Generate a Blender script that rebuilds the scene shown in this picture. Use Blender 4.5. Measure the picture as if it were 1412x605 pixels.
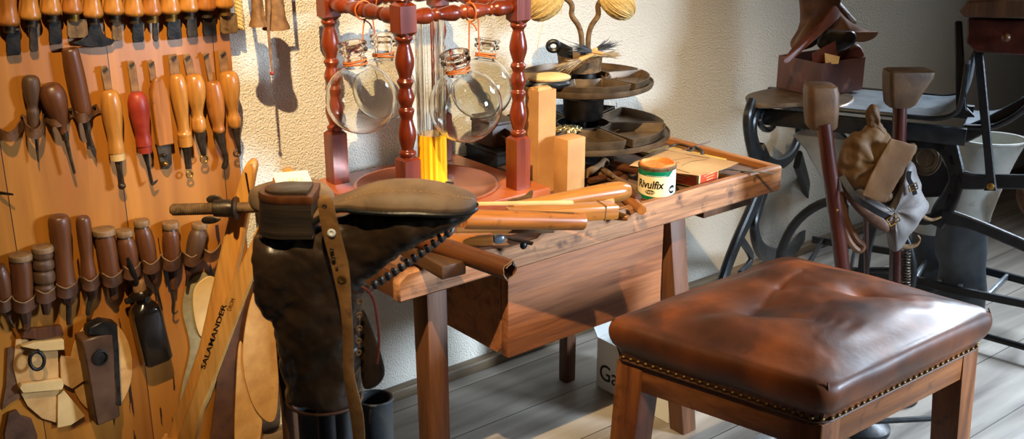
import bpy, bmesh, math, random
from mathutils import Vector, Matrix, noise
random.seed(7)
SC = bpy.context.scene
for o in list(bpy.data.objects): bpy.data.objects.remove(o)
COL = SC.collection

# ------------------------------------------------------------------ camera
FPX = 1500.0; PIT = math.atan(510/1500); YAW = math.radians(39.1); HC = 1.3
HD = Vector((math.sin(YAW), math.cos(YAW), 0))
FW = Vector((HD.x*math.cos(PIT), HD.y*math.cos(PIT), -math.sin(PIT)))
RT = Vector((math.cos(YAW), -math.sin(YAW), 0)); UP = RT.cross(FW)
CP = Vector((0, 0, HC))
cd = bpy.data.cameras.new('camera'); cam = bpy.data.objects.new('camera', cd); COL.objects.link(cam)
cd.sensor_width = 36; cd.lens = 36*FPX/1412; cd.clip_start = .05
m = Matrix((RT, UP, -FW)).transposed().to_4x4(); m.translation = CP; cam.matrix_world = m
SC.camera = cam
cd.dof.use_dof = True; cd.dof.focus_distance = 2.25; cd.dof.aperture_fstop = 9

# ------------------------------------------------------------------ light
SC.view_settings.view_transform = 'Standard'; SC.view_settings.look = 'None'
SC.view_settings.exposure = 0.0; SC.view_settings.gamma = 1; SC.view_settings.use_curve_mapping = False
W = bpy.data.worlds.new('world'); SC.world = W; W.use_nodes = True
W.node_tree.nodes['Background'].inputs[0].default_value = (.42, .45, .6, 1)
W.node_tree.nodes['Background'].inputs[1].default_value = .015
def aim(o, tgt):
    o.rotation_euler = (Vector(tgt)-o.location).to_track_quat('-Z', 'Y').to_euler()
def spot(name, loc, tgt, power, col, size, blend, rad):
    l = bpy.data.lights.new(name, 'SPOT'); l.energy = power; l.color = col; l.spot_size = math.radians(size)
    l.spot_blend = blend; l.shadow_soft_size = rad
    o = bpy.data.objects.new(name, l); COL.objects.link(o); o.location = loc; aim(o, tgt); return o
def area(name, loc, tgt, power, col, sx, sy, spread=180):
    l = bpy.data.lights.new(name, 'AREA'); l.energy = power; l.color = col; l.shape = 'RECTANGLE'; l.size = sx; l.size_y = sy
    l.spread = math.radians(spread)
    o = bpy.data.objects.new(name, l); COL.objects.link(o); o.location = loc; aim(o, tgt); return o
spot('ceiling_spot_light', (.15, .4, 2.7), (1.27, 1.85, .80), 540, (1, .73, .40), 47, 1, .016)
spot('added_warm_fill_right', (1.7, .2, 2.7), (2.7, 2.0, .4), 26, (1, .62, .28), 50, 1, .03)  # added fill that warms the right-hand wall, no known lamp there
area('window_daylight', (4.4, 1.3, 1.95), (2.25, .95, .1), 23, (.72, .85, 1), .8, .9, 60)
area('window_daylight_front', (3.2, -1.4, 1.4), (1.4, 2.0, .15), 17, (.64, .80, 1), .6, .7, 42)

# ------------------------------------------------------------------ pixel rays on real planes
def ray(x, y): return (FW*FPX + RT*(x-706) + UP*(302.5-y)).normalized()
def on(x, y, p, n):
    d = ray(x, y); n = Vector(n); return CP + d*((Vector(p)-CP).dot(n)/d.dot(n))
def onZ(x, y, h): return on(x, y, (0, 0, h), (0, 0, 1))
def onY(x, y, Y): return on(x, y, (0, Y, 0), (0, 1, 0))
def onH(x, y, d): return on(x, y, HD*d, HD)           # vertical plane across the view, d metres ahead
def mpp(p): return (Vector(p)-CP).dot(FW)/FPX         # metres per pixel at p

# ------------------------------------------------------------------ mesh builder (world coordinates)
def frame(o, z=(0, 0, 1), y=(0, 1, 0)):
    z = Vector(z).normalized(); y = Vector(y); y = (y - z*y.dot(z)).normalized(); x = y.cross(z)
    m = Matrix((x, y, z)).transposed().to_4x4(); m.translation = Vector(o); return m
def rotz(o, a): return Matrix.Translation(Vector(o)) @ Matrix.Rotation(a, 4, 'Z')
def cr(pts, n=6, closed=False):
    P = [Vector(p) for p in pts]; N = len(P); out = []
    for i in range(N if closed else N-1):
        g = (lambda k: P[k % N]) if closed else (lambda k: P[max(0, min(N-1, k))])
        a, b, c, d = g(i-1), g(i), g(i+1), g(i+2)
        for k in range(n):
            t = k/n
            out.append(.5*((2*b)+(c-a)*t+(2*a-5*b+4*c-d)*t*t+(3*b-a-3*c+d)*t**3))
    if not closed: out.append(P[-1])
    return out
class MB:
    def __init__(s): s.v = []; s.f = []; s.M = Matrix()
    def at(s, M): s.M = M; return s
    def add(s, vs, fs):
        n = len(s.v); s.v += [s.M @ Vector(v) for v in vs]; s.f += [[n+i for i in f] for f in fs]; return s
    def box(s, lo, hi, bev=.002, seg=2):
        bm = bmesh.new(); bmesh.ops.create_cube(bm, size=1)
        lo, hi = Vector(lo), Vector(hi); c = (lo+hi)/2; d = hi-lo
        for v in bm.verts: v.co = Vector((v.co.x*d.x, v.co.y*d.y, v.co.z*d.z))+c
        if bev > 0: bmesh.ops.bevel(bm, geom=bm.edges[:], offset=min(bev, .45*min(abs(q) for q in d)), segments=seg, profile=.5, affect='EDGES')
        bm.verts.index_update(); vs = [v.co.copy() for v in bm.verts]; fs = [[v.index for v in f.verts] for f in bm.faces]; bm.free()
        return s.add(vs, fs)
    def hexa(s, b, t, bev=.0015):           # 4 bottom pts, 4 top pts (world/local)
        bm = bmesh.new(); vs = [bm.verts.new(Vector(p)) for p in list(b)+list(t)]
        for f in ((3, 2, 1, 0), (4, 5, 6, 7), (0, 1, 5, 4), (1, 2, 6, 5), (2, 3, 7, 6), (3, 0, 4, 7)): bm.faces.new([vs[i] for i in f])
        bmesh.ops.recalc_face_normals(bm, faces=bm.faces[:])
        if bev > 0: bmesh.ops.bevel(bm, geom=bm.edges[:], offset=bev, segments=2, profile=.5, affect='EDGES')
        bm.verts.index_update(); v2 = [v.co.copy() for v in bm.verts]; fs = [[v.index for v in f.verts] for f in bm.faces]; bm.free()
        return s.add(v2, fs)
    def beam(s, a, b, w, t, n=(0, 1, 0), w2=None, bev=.0015):   # bar a->b, w across, t along n
        a, b, n = Vector(a), Vector(b), Vector(n); T = (b-a).normalized(); n = (n-T*n.dot(T)).normalized(); S = T.cross(n); w2 = w if w2 is None else w2
        q = lambda p, W: [p-S*W/2-n*t/2, p+S*W/2-n*t/2, p+S*W/2+n*t/2, p-S*W/2+n*t/2]
        return s.hexa(q(a, w), q(b, w2), bev)
    def poly(s, pts, n, t, bev=.0008):      # 3D planar outline extruded t along n
        n = Vector(n).normalized(); bm = bmesh.new(); P = [Vector(p) for p in pts]
        vs = [bm.verts.new(p) for p in P]; f = bm.faces.new(vs)
        r = bmesh.ops.extrude_face_region(bm, geom=[f]); bmesh.ops.translate(bm, vec=n*t, verts=[g for g in r['geom'] if isinstance(g, bmesh.types.BMVert)])
        bmesh.ops.recalc_face_normals(bm, faces=bm.faces[:])
        if bev > 0:
            try: bmesh.ops.bevel(bm, geom=[e for e in bm.edges if len(e.link_faces) == 2 and e.calc_face_angle(0) > .9], offset=bev, segments=1, affect='EDGES')
            except Exception: pass
        bm.verts.index_update(); v2 = [v.co.copy() for v in bm.verts]; fs = [[v.index for v in g.verts] for g in bm.faces]; bm.free()
        return s.add(v2, fs)
    def rings(s, R, cap=(True, True), closed=True):
        n = len(R[0]); vs = [p for r in R for p in r]; fs = []
        for i in range(len(R)-1):
            for j in range(n if closed else n-1):
                k = (j+1) % n; fs.append([i*n+j, i*n+k, (i+1)*n+k, (i+1)*n+j])
        if cap[0]: fs.append(list(range(n))[::-1])
        if cap[1]: fs.append([(len(R)-1)*n+j for j in range(n)])
        return s.add(vs, fs)
    def lathe(s, prof, n=24, cap=(True, True)):      # [(r,z)...]
        return s.rings([[Vector((r*math.cos(2*math.pi*j/n), r*math.sin(2*math.pi*j/n), z)) for j in range(n)] for r, z in prof], cap)
    def tube(s, pts, r, n=8, cap=(True, True)):
        P = [Vector(p) for p in pts]; R = r if isinstance(r, (list, tuple)) else [r]*len(P); out = []; prev = None
        for i, p in enumerate(P):
            T = (P[min(i+1, len(P)-1)]-P[max(i-1, 0)])
            T = T.normalized() if T.length > 1e-9 else Vector((0, 0, 1))
            if prev is None: prev = T.orthogonal().normalized()
            prev = (prev-T*prev.dot(T)).normalized(); B = T.cross(prev)
            out.append([p+(prev*math.cos(2*math.pi*j/n)+B*math.sin(2*math.pi*j/n))*R[i] for j in range(n)])
        return s.rings(out, cap)
    def loop(s, pts, r, n=8):
        P = [Vector(p) for p in pts]; return s.tube(P+[P[0], P[1]], r, n, (False, False))
    def sweep(s, pts, w, t, nrm):           # flat band
        P = [Vector(p) for p in pts]; Wd = w if isinstance(w, (list, tuple)) else [w]*len(P); out = []; N0 = Vector(nrm).normalized()
        for i, p in enumerate(P):
            T = (P[min(i+1, len(P)-1)]-P[max(i-1, 0)]).normalized(); N = (N0-T*N0.dot(T)).normalized(); S = T.cross(N)
            h = Wd[i]/2; k = min(t, h)*.25; q = t/2
            out.append([p-S*h-N*(q-k), p-S*(h-k)-N*q, p+S*(h-k)-N*q, p+S*h-N*(q-k), p+S*h+N*(q-k), p+S*(h-k)+N*q, p-S*(h-k)+N*q, p-S*h+N*(q-k)])
        return s.rings(out)
    def ell(s, c, r, nu=20, nv=12, f=None):
        c = Vector(c); R = []
        for i in range(nv+1):
            a = math.pi*i/nv; a = min(max(a, .02), math.pi-.02)
            R.append([c+Vector((r[0]*math.sin(a)*math.cos(2*math.pi*j/nu), r[1]*math.sin(a)*math.sin(2*math.pi*j/nu), r[2]*math.cos(a))) for j in range(nu)])
        if f: R = [[f(p) for p in q] for q in R]
        return s.rings(R)
    def pillow(s, pts, n, t, k=4, back=.5, amp=0):   # outline inflated to +n / -n
        n = Vector(n).normalized(); P = [Vector(p) for p in pts]; c = sum(P, Vector())/len(P); R = []
        for i in range(-k, k+1):
            a = math.pi/2*i/(k+.15); sc = math.cos(a)**.6; h = math.sin(a)*t*(1 if i > 0 else back)
            R.append([c+(p-c)*sc+n*h+(n*amp*noise.noise(p*25+n*i*.3)) for p in P])
        return s.rings(R)
    def tray(s, outer, h, th, z0=0):       # open-topped tray, outline list of 2D pts (local xy)
        c = sum((Vector((p[0], p[1])) for p in outer), Vector((0, 0)))/len(outer); n = len(outer)
        def ins(d, q):
            o = []
            for i in range(n):
                a, b, e = Vector(outer[i-1][:2]), Vector(outer[i][:2]), Vector(outer[(i+1) % n][:2])
                T = (e-a).normalized(); N = Vector((-T.y, T.x)); N = N if N.dot(c-b) > 0 else -N
                p = b+N*d; o.append(Vector((p.x, p.y, q)))
            return o
        return s.rings([ins(h*.25, z0), ins(0, z0+h), ins(th, z0+h), ins(th+h*.25, z0+th)])
def setp(o, label=None, cat=None, group=None, kind=None):
    if label: o['label'] = label
    if cat: o['category'] = cat
    if group: o['group'] = group
    if kind: o['kind'] = kind
    return o
def thing(name, label, cat, M, group=None):
    o = bpy.data.objects.new(name, None); COL.objects.link(o); o.empty_display_size = .02
    if not isinstance(M, Matrix): M = Matrix.Translation(Vector(M))
    o.matrix_world = M; o['_w'] = 1; del o['_w']; MW[o.name] = M.copy(); return setp(o, label, cat, group)
MW = {}
def part(root, name, mb, mat, M=None, smooth=True, ang=38, label=None, kind=None):
    if root is not None: M = MW[root.name]
    elif M is None:
        lo = Vector([min(v[i] for v in mb.v) for i in range(3)]); hi = Vector([max(v[i] for v in mb.v) for i in range(3)])
        M = Matrix.Translation(Vector(((lo.x+hi.x)/2, (lo.y+hi.y)/2, lo.z)))
    I = M.inverted(); me = bpy.data.meshes.new(name); me.from_pydata([I @ v for v in mb.v], [], mb.f)
    bm = bmesh.new(); bm.from_mesh(me); bmesh.ops.recalc_face_normals(bm, faces=bm.faces[:]); bm.to_mesh(me); bm.free()
    if smooth:
        me.polygons.foreach_set('use_smooth', [True]*len(me.polygons)); me.set_sharp_from_angle(angle=math.radians(ang))
    me.materials.append(mat); o = bpy.data.objects.new(name, me); COL.objects.link(o)
    if root is not None: o.parent = root; MW[o.name] = M.copy()
    else: o.matrix_world = M; MW[o.name] = M.copy()
    if label: o['label'] = label
    if kind: o['kind'] = kind
    return o
def single(name, label, cat, mb, mat, group=None, M=None, **k):
    return setp(part(None, name, mb, mat, M, **k), label, cat, group)
def struct(name, mb, mat, **k): return setp(part(None, name, mb, mat, **k), kind='structure')
def crumple(o, st=.01, sc=.03, sub=2):
    m = o.modifiers.new('s', 'SUBSURF'); m.levels = m.render_levels = sub
    tx = bpy.data.textures.new('folds', 'CLOUDS'); tx.noise_scale = sc; tx.noise_depth = 1; d = o.modifiers.new('d', 'DISPLACE'); d.texture = tx; d.strength = st; d.mid_level = .5; d.texture_coords = 'LOCAL'; return o
def copyof(root, M, label=None, group=None):
    r = root.copy(); COL.objects.link(r); r.matrix_world = M; MW[r.name] = M.copy()
    if label: r['label'] = label
    if group: r['group'] = group
    for ch in list(root.children):
        c = ch.copy(); COL.objects.link(c); c.parent = r; MW[c.name] = M.copy()
        for g in list(ch.children): d = g.copy(); COL.objects.link(d); d.parent = c
    return r

# ------------------------------------------------------------------ materials
def lin(c): return tuple(((v/255)/12.92 if v/255 <= .04045 else ((v/255+.055)/1.055)**2.4) for v in c)+(1,)
def mat(name, c1, c2=None, sc=8, st=(1, 1, 1), rough=.5, bump=0, bsc=None, grain=0, metal=0, coat=0, c3=None, spots=None, spsc=20, spth=.62, rvar=.12, detail=6, dist=0):
    m = bpy.data.materials.new(name); m.use_nodes = True; N = m.node_tree.nodes; L = m.node_tree.links; b = N['Principled BSDF']
    tc = N.new('ShaderNodeTexCoord'); mp = N.new('ShaderNodeMapping'); mp.inputs['Scale'].default_value = st; L.new(tc.outputs['Object'], mp.inputs[0])
    n = N.new('ShaderNodeTexNoise'); n.inputs['Scale'].default_value = sc; n.inputs['Detail'].default_value = detail; n.inputs['Distortion'].default_value = dist; L.new(mp.outputs[0], n.inputs[0])
    r = N.new('ShaderNodeValToRGB'); r.color_ramp.elements[0].position = .32; r.color_ramp.elements[1].position = .68
    r.color_ramp.elements[0].color = lin(c1); r.color_ramp.elements[1].color = lin(c2 or c1)
    if c3: e = r.color_ramp.elements.new(.5); e.color = lin(c3)
    L.new(n.outputs[0], r.inputs[0]); out = r.outputs[0]
    if spots:
        n2 = N.new('ShaderNodeTexNoise'); n2.inputs['Scale'].default_value = spsc; n2.inputs['Detail'].default_value = 8; L.new(tc.outputs['Object'], n2.inputs[0])
        r2 = N.new('ShaderNodeValToRGB'); r2.color_ramp.elements[0].position = spth; r2.color_ramp.elements[1].position = spth+.17; L.new(n2.outputs[0], r2.inputs[0])
        mx = N.new('ShaderNodeMixRGB'); L.new(r2.outputs[0], mx.inputs[0]); L.new(out, mx.inputs[1]); mx.inputs[2].default_value = lin(spots); out = mx.outputs[0]
    if grain:
        n4 = N.new('ShaderNodeTexNoise'); n4.inputs['Scale'].default_value = 160; n4.inputs['Detail'].default_value = 4; L.new(mp.outputs[0], n4.inputs[0])
        r4 = N.new('ShaderNodeValToRGB'); r4.color_ramp.elements[0].position = .38; r4.color_ramp.elements[1].position = .58; r4.color_ramp.elements[0].color = (1-grain,)*3+(1,); L.new(n4.outputs[0], r4.inputs[0])
        m4 = N.new('ShaderNodeMixRGB'); m4.blend_type = 'MULTIPLY'; m4.inputs[0].default_value = 1; L.new(out, m4.inputs[1]); L.new(r4.outputs[0], m4.inputs[2]); out = m4.outputs[0]
    L.new(out, b.inputs['Base Color'])
    mr = N.new('ShaderNodeMapRange'); mr.inputs[3].default_value = max(0, rough-rvar); mr.inputs[4].default_value = min(1, rough+rvar); L.new(n.outputs[0], mr.inputs[0]); L.new(mr.outputs[0], b.inputs['Roughness'])
    b.inputs['Metallic'].default_value = metal; b.inputs['Coat Weight'].default_value = coat; b.inputs['Coat Roughness'].default_value = .25
    if bump:
        nb = N.new('ShaderNodeTexNoise'); nb.inputs['Scale'].default_value = bsc or sc*4; nb.inputs['Detail'].default_value = 5; L.new(mp.outputs[0], nb.inputs[0])
        bp = N.new('ShaderNodeBump'); bp.inputs['Strength'].default_value = 1; bp.inputs['Distance'].default_value = bump; L.new(nb.outputs[0], bp.inputs['Height']); L.new(bp.outputs[0], b.inputs['Normal'])
    return m
def wood(name, c1, c2, ax=2, sc=30, rough=.45, coat=0, **k):
    st = [1, 1, 1]; st[ax] = .07; return mat(name, c1, c2, sc=sc, st=tuple(st), rough=rough, coat=coat, bump=k.pop('bump', .0006), bsc=110, dist=.6, grain=k.pop('grain', .2), **k)
K = dict(
 tool=wood('varnished_handle_wood', (158, 96, 36), (204, 138, 58), rough=.32, coat=.35, spots=(110, 58, 22), spsc=45, spth=.62),
 toolb=wood('warm_handle_wood', (140, 80, 30), (188, 116, 46), rough=.35, coat=.3, spots=(88, 46, 18), spsc=35, spth=.58),
 brown=wood('brown_handle_wood', (72, 39, 19), (110, 62, 28), rough=.42, coat=.15, spots=(60, 32, 16), spsc=40, spth=.58),
 dkwood=wood('dark_handle_wood', (62, 42, 28), (98, 66, 40), rough=.5),
 mush=wood('grey_brown_wood', (110, 82, 54), (146, 112, 74), rough=.6),
 red=mat('worn_red_paint', (132, 34, 18), (164, 58, 34), sc=30, rough=.45, spots=(150, 60, 30), spsc=60),
 steel=mat('dark_tool_steel', (52, 44, 36), (88, 74, 58), sc=60, rough=.45, metal=.7, bump=.0003, spots=(96, 62, 34), spsc=80, spth=.6),
 blk=mat('blackened_steel', (30, 28, 28), (56, 50, 44), sc=50, rough=.42, metal=.6, bump=.0003),
 rust=mat('rusty_steel', (96, 70, 44), (134, 104, 66), sc=70, rough=.65, metal=.3, bump=.0004, spots=(70, 46, 26), spsc=90, spth=.55),
 brass=mat('worn_brass', (130, 96, 46), (178, 138, 70), sc=60, rough=.38, metal=.85),
 strap=mat('brown_leather_strap', (80, 50, 26), (116, 76, 42), sc=60, rough=.6, bump=.0006),
 tab=mat('leather_tab', (112, 76, 44), (150, 110, 66), sc=70, rough=.7, bump=.0005),
 tan=mat('tan_leather', (186, 134, 74), (214, 166, 100), sc=25, rough=.65, bump=.0005, spots=(150, 98, 50), spsc=30, spth=.62),
 ltan=mat('pale_leather', (206, 166, 104), (226, 190, 128), sc=20, rough=.65, bump=.0004, spots=(170, 124, 70), spsc=30, spth=.66),
 dleat=mat('dark_brown_leather', (62, 38, 24), (96, 60, 36), sc=30, rough=.5, bump=.0006),
 felt=mat('grey_felt_liner', (130, 116, 84), (156, 142, 104), sc=60, rough=.9),
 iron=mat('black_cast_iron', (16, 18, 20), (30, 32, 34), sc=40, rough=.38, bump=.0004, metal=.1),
 sheet=mat('galvanised_sheet', (120, 128, 134), (158, 164, 168), sc=10, rough=.35, metal=.55, spots=(92, 92, 90), spsc=14, spth=.6),
 mahog=wood('red_stained_wood', (92, 28, 6), (146, 58, 18), rough=.32, coat=.28, sc=25),
 board=mat('red_stained_board', (136, 58, 22), (186, 96, 44), sc=12, st=(1, .15, 1), rough=.3, coat=.3),
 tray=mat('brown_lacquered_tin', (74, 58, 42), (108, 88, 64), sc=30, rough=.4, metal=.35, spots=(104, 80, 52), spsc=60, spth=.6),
 cord=mat('orange_leather_cord', (188, 98, 42), (214, 124, 60), sc=80, rough=.6),
 twine=mat('hemp_twine', (196, 164, 96), (226, 198, 134), sc=160, rough=.9, bump=.002, bsc=240),
)
# plaster, floor and panel with their own node set-ups
def plaster():
    m = bpy.data.materials.new('rough_plaster'); m.use_nodes = True; N = m.node_tree.nodes; L = m.node_tree.links; b = N['Principled BSDF']
    tc = N.new('ShaderNodeTexCoord'); n = N.new('ShaderNodeTexNoise'); n.inputs['Scale'].default_value = 2.2; n.inputs['Detail'].default_value = 3; L.new(tc.outputs['Object'], n.inputs[0])
    r = N.new('ShaderNodeValToRGB'); r.color_ramp.elements[0].color = lin((214, 204, 186)); r.color_ramp.elements[1].color = lin((232, 226, 212)); L.new(n.outputs[0], r.inputs[0]); L.new(r.outputs[0], b.inputs['Base Color'])
    b.inputs['Roughness'].default_value = .95
    v = N.new('ShaderNodeTexVoronoi'); v.inputs['Scale'].default_value = 260; v.feature = 'SMOOTH_F1'; L.new(tc.outputs['Object'], v.inputs[0])
    n2 = N.new('ShaderNodeTexNoise'); n2.inputs['Scale'].default_value = 180; n2.inputs['Detail'].default_value = 4; n2.inputs['Distortion'].default_value = 1.2; L.new(tc.outputs['Object'], n2.inputs[0])
    ad = N.new('ShaderNodeMath'); ad.operation = 'ADD'; L.new(v.outputs[0], ad.inputs[0]); L.new(n2.outputs[0], ad.inputs[1])
    bp = N.new('ShaderNodeBump'); bp.inputs['Strength'].default_value = 1; bp.inputs['Distance'].default_value = .0026; L.new(ad.outputs[0], bp.inputs['Height']); L.new(bp.outputs[0], b.inputs['Normal'])
    return m
def planks(name, ca, cb, wid, ax, st, rough=.5, gap=.012, spots=None, off=0, knots=False):
    m = bpy.data.materials.new(name); m.use_nodes = True; N = m.node_tree.nodes; L = m.node_tree.links; b = N['Principled BSDF']
    tc = N.new('ShaderNodeTexCoord'); sp = N.new('ShaderNodeSeparateXYZ'); L.new(tc.outputs['Object'], sp.inputs[0])
    def ma(op, a, bb=None):
        q = N.new('ShaderNodeMath'); q.operation = op
        for i, s in enumerate((a, bb)):
            if s is None: continue
            if isinstance(s, (int, float)): q.inputs[i].default_value = s
            else: L.new(s, q.inputs[i])
        return q.outputs[0]
    u = ma('DIVIDE', ma('ADD', sp.outputs[ax], off+20*wid), wid); fl = ma('FLOOR', u); fr = ma('FRACT', u)
    mp = N.new('ShaderNodeMapping'); mp.inputs['Scale'].default_value = st; L.new(tc.outputs['Object'], mp.inputs[0])
    cx = N.new('ShaderNodeCombineXYZ'); L.new(ma('MULTIPLY', fl, 3.7), cx.inputs[0]); L.new(ma('MULTIPLY', fl, 5.1), cx.inputs[2])
    va = N.new('ShaderNodeVectorMath'); L.new(mp.outputs[0], va.inputs[0]); L.new(cx.outputs[0], va.inputs[1])
    n = N.new('ShaderNodeTexNoise'); n.inputs['Scale'].default_value = 14; n.inputs['Detail'].default_value = 7; n.inputs['Distortion'].default_value = 1.0; L.new(va.outputs[0], n.inputs[0])
    r = N.new('ShaderNodeValToRGB'); r.color_ramp.elements[0].position = .3; r.color_ramp.elements[1].position = .7; r.color_ramp.elements[0].color = lin(ca); r.color_ramp.elements[1].color = lin(cb); L.new(n.outputs[0], r.inputs[0]); out = r.outputs[0]
    if spots:
        n2 = N.new('ShaderNodeTexNoise'); n2.inputs['Scale'].default_value = 9; n2.inputs['Detail'].default_value = 8; L.new(va.outputs[0], n2.inputs[0])
        r2 = N.new('ShaderNodeValToRGB'); r2.color_ramp.elements[0].position = .6; r2.color_ramp.elements[1].position = .68; L.new(n2.outputs[0], r2.inputs[0])
        mx = N.new('ShaderNodeMixRGB'); L.new(r2.outputs[0], mx.inputs[0]); L.new(out, mx.inputs[1]); mx.inputs[2].default_value = lin(spots); out = mx.outputs[0]
    if knots:
        v = N.new('ShaderNodeTexVoronoi'); v.inputs['Scale'].default_value = 5.5; L.new(tc.outputs['Object'], v.inputs[0])
        r3 = N.new('ShaderNodeValToRGB'); r3.color_ramp.elements[0].position = .05; r3.color_ramp.elements[1].position = .1; r3.color_ramp.elements[0].color = (.6, .6, .6, 1); r3.color_ramp.elements[1].color = (0, 0, 0, 1); L.new(v.outputs[0], r3.inputs[0])
        mx = N.new('ShaderNodeMixRGB'); L.new(r3.outputs[0], mx.inputs[0]); L.new(out, mx.inputs[1]); mx.inputs[2].default_value = lin((120, 56, 20)); out = mx.outputs[0]
    if knots:      # dark vertical drip stains low on the board
        m5 = N.new('ShaderNodeMapping'); m5.inputs['Scale'].default_value = (55, 1, 5); L.new(tc.outputs['Object'], m5.inputs[0])
        n5 = N.new('ShaderNodeTexNoise'); n5.inputs['Scale'].default_value = 1; n5.inputs['Detail'].default_value = 5; L.new(m5.outputs[0], n5.inputs[0])
        k5 = ma('MULTIPLY', ma('GREATER_THAN', n5.outputs[0], .615), ma('MULTIPLY', ma('LESS_THAN', sp.outputs[2], .56), ma('GREATER_THAN', sp.outputs[0], .08)))
        mx = N.new('ShaderNodeMixRGB'); L.new(k5, mx.inputs[0]); L.new(out, mx.inputs[1]); mx.inputs[2].default_value = lin((54, 28, 14)); out = mx.outputs[0]
    g = ma('LESS_THAN', fr, gap); mx = N.new('ShaderNodeMixRGB'); L.new(g, mx.inputs[0]); L.new(out, mx.inputs[1]); mx.inputs[2].default_value = lin((40, 28, 20)); L.new(mx.outputs[0], b.inputs['Base Color'])
    b.inputs['Roughness'].default_value = rough
    bp = N.new('ShaderNodeBump'); bp.inputs['Strength'].default_value = 1; bp.inputs['Distance'].default_value = .0012; L.new(n.outputs[0], bp.inputs['Height']); L.new(bp.outputs[0], b.inputs['Normal'])
    return m
WALLY = 2.085; BRD = 2.05
pl = plaster()
struct('wall_back', MB().box((-3, WALLY, -.1), (7, WALLY+.15, 2.9), 0), pl)
struct('floor', MB().box((-3, -3, -.1), (7, WALLY, 0), 0), planks('grey_floorboards', (122, 112, 100), (170, 160, 146), .19, 1, (.08, 1, 1), rough=.5, gap=.016, spots=(88, 78, 68)))
struct('baseboard_back', MB().box((-3, WALLY-.03, 0), (7, WALLY, .03), .004), wood('baseboard_wood', (92, 74, 52), (128, 106, 78), ax=0))

# tool panel
K['panel'] = planks('orange_pine_panel', (148, 88, 26), (192, 124, 44), .21, 0, (1, 1, .07), rough=.4, gap=.008, spots=(168, 88, 34), off=.02, knots=True)
t = thing('pinboard', 'orange pine board on the wall at left, hung with shoemaking tools', 'board', (.5, BRD, 0))
part(t, 'plank', MB().box((.05, BRD, .02), (.938, BRD+.02, 1.35), .003), K['panel'], ang=60)
for zz in (.1, 1.28): part(t, 'batten', MB().box((.06, BRD+.019, zz), (.93, WALLY-.001, zz+.05), .002), K['brown'])

def rp(t, x, y, off): return onY(x, y, BRD-off)
def ptool(name, label, cat, group, ax, prof, hm, extras=(), flat=None, off=None):
    (x0, y0), (x1, y1) = ax; s = mpp(onY((x0+x1)/2, (y0+y1)/2, BRD)); rm = max(w for _, w in prof)/2*s
    off = off or (rm if flat is None else flat/2)+.003
    A, B = onY(x0, y0, BRD-off), onY(x1, y1, BRD-off); L = (B-A).length; M = frame(A, (A-B), (0, 1, 0))
    t = thing(name, label, cat, M, group)
    mb = MB().at(M)
    if flat is None:
        pr = [(p[1]/2*s, -L*p[0]) for p in prof]
        sm = cr([Vector((r, z, 0)) for r, z in pr], 4); pr = [(max(v.x, .0008), v.y) for v in sm]
        mb.lathe(pr, 18)
    else:
        n = len(prof); l = [Vector((-p[1]/2*s, -flat/2, -L*p[0])) for p in prof]; r = [Vector((p[1]/2*s, -flat/2, -L*p[0])) for p in reversed(prof)]
        mb.poly(l+r, (0, 1, 0), flat, .002)
    par = {'handle': part(t, 'handle', mb, hm)}
    UP_ = {'nail': 'tab', 'ring': 'shank', 'tip': 'shank', 'barb': 'shank', 'fork': 'shank', 'rivet': 'blade', 'cap': 'handle', 'collar': 'handle'}
    for e in extras: par[e[0]] = padd(par.get(UP_.get(e[0]), t), e, off, s)
    return t
def padd(t, e, off, s):
    nm, kind, dat, mt = e[:4]; o = e[4] if len(e) > 4 else off; mb = MB()
    if kind == 'tube':      # (x,y,w)
        P = [onY(x, y, BRD-o) for x, y, w in dat]; mb.tube(P, [w/2*s for _, _, w in dat], 10)
    elif kind == 'stube':
        P = cr([Vector((x, y, w)) for x, y, w in dat], 5); mb.tube([onY(q.x, q.y, BRD-o) for q in P], [max(q.z, .5)/2*s for q in P], 8)
    elif kind == 'poly':
        mb.poly([onY(x, y, BRD-o) for x, y in dat], (0, 1, 0), e[5] if len(e) > 5 else .004)
    elif kind == 'ring':
        x, y, R, w = dat; c = onY(x, y, BRD-o); mb.loop([c+Vector((math.cos(a)*R*s, 0, math.sin(a)*R*s)) for a in [k*math.pi/8 for k in range(16)]], w/2*s)
    elif kind == 'ball':
        x, y, R = dat; mb.ell(onY(x, y, BRD-o), (R*s, R*s, R*s), 12, 8)
    return part(t, nm, mb, mt)

# --- top row: chisels and scrapers hanging in a row, handles cut by the frame
G1 = 'wooden-handled blades along the top of the tool panel'
HP = [(0, 14), (.08, 22), (.3, 27), (.55, 23), (.75, 22), (.92, 28), (.97, 27), (1, 22)]
row = [ # xh, ybot, blade x0,x1,y1, mat, label
 (12, 35, 8, 29, 76, 'blk', 'top-row blade at far left of the panel, wide dark square blade'),
 (42, 27, 40, 53, 71, 'steel', 'top-row blade with a narrow bar-shaped shank and dark band, second from left'),
 (71, 20, 67, 86, 61, 'blk', 'top-row square dark blade directly right of the narrow bar-shaped one'),
 (100, 19, 92, 122, 52, 'rust', 'top-row short wide rusty blade just left of the half-moon knife'),
 (157, 20, 154, 169, 56, 'rust', 'top-row small rusty blade just right of the half-moon knife'),
 (185, 22, 182, 199, 58, 'blk', 'top-row dark blade with shiny edge, above the red-handled tool'),
 (209, 21, 210, 219, 57, 'steel', 'top-row tool with the thinnest blade, brass ferrule'),
 (235, 19, 230, 251, 54, 'blk', 'top-row wide black blade right of the thinnest one'),
 (260, 16, 257, 273, 51, 'steel', 'top-row brown steel blade, third from the right end of the row'),
 (284, 14, 279, 299, 49, 'blk', 'top-row dark blade second from the right end, next to the rope-side one'),
 (309, 11, 303, 329, 46, 'rust', 'top-row wide rusty blade at the right end beside the rope')]
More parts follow.
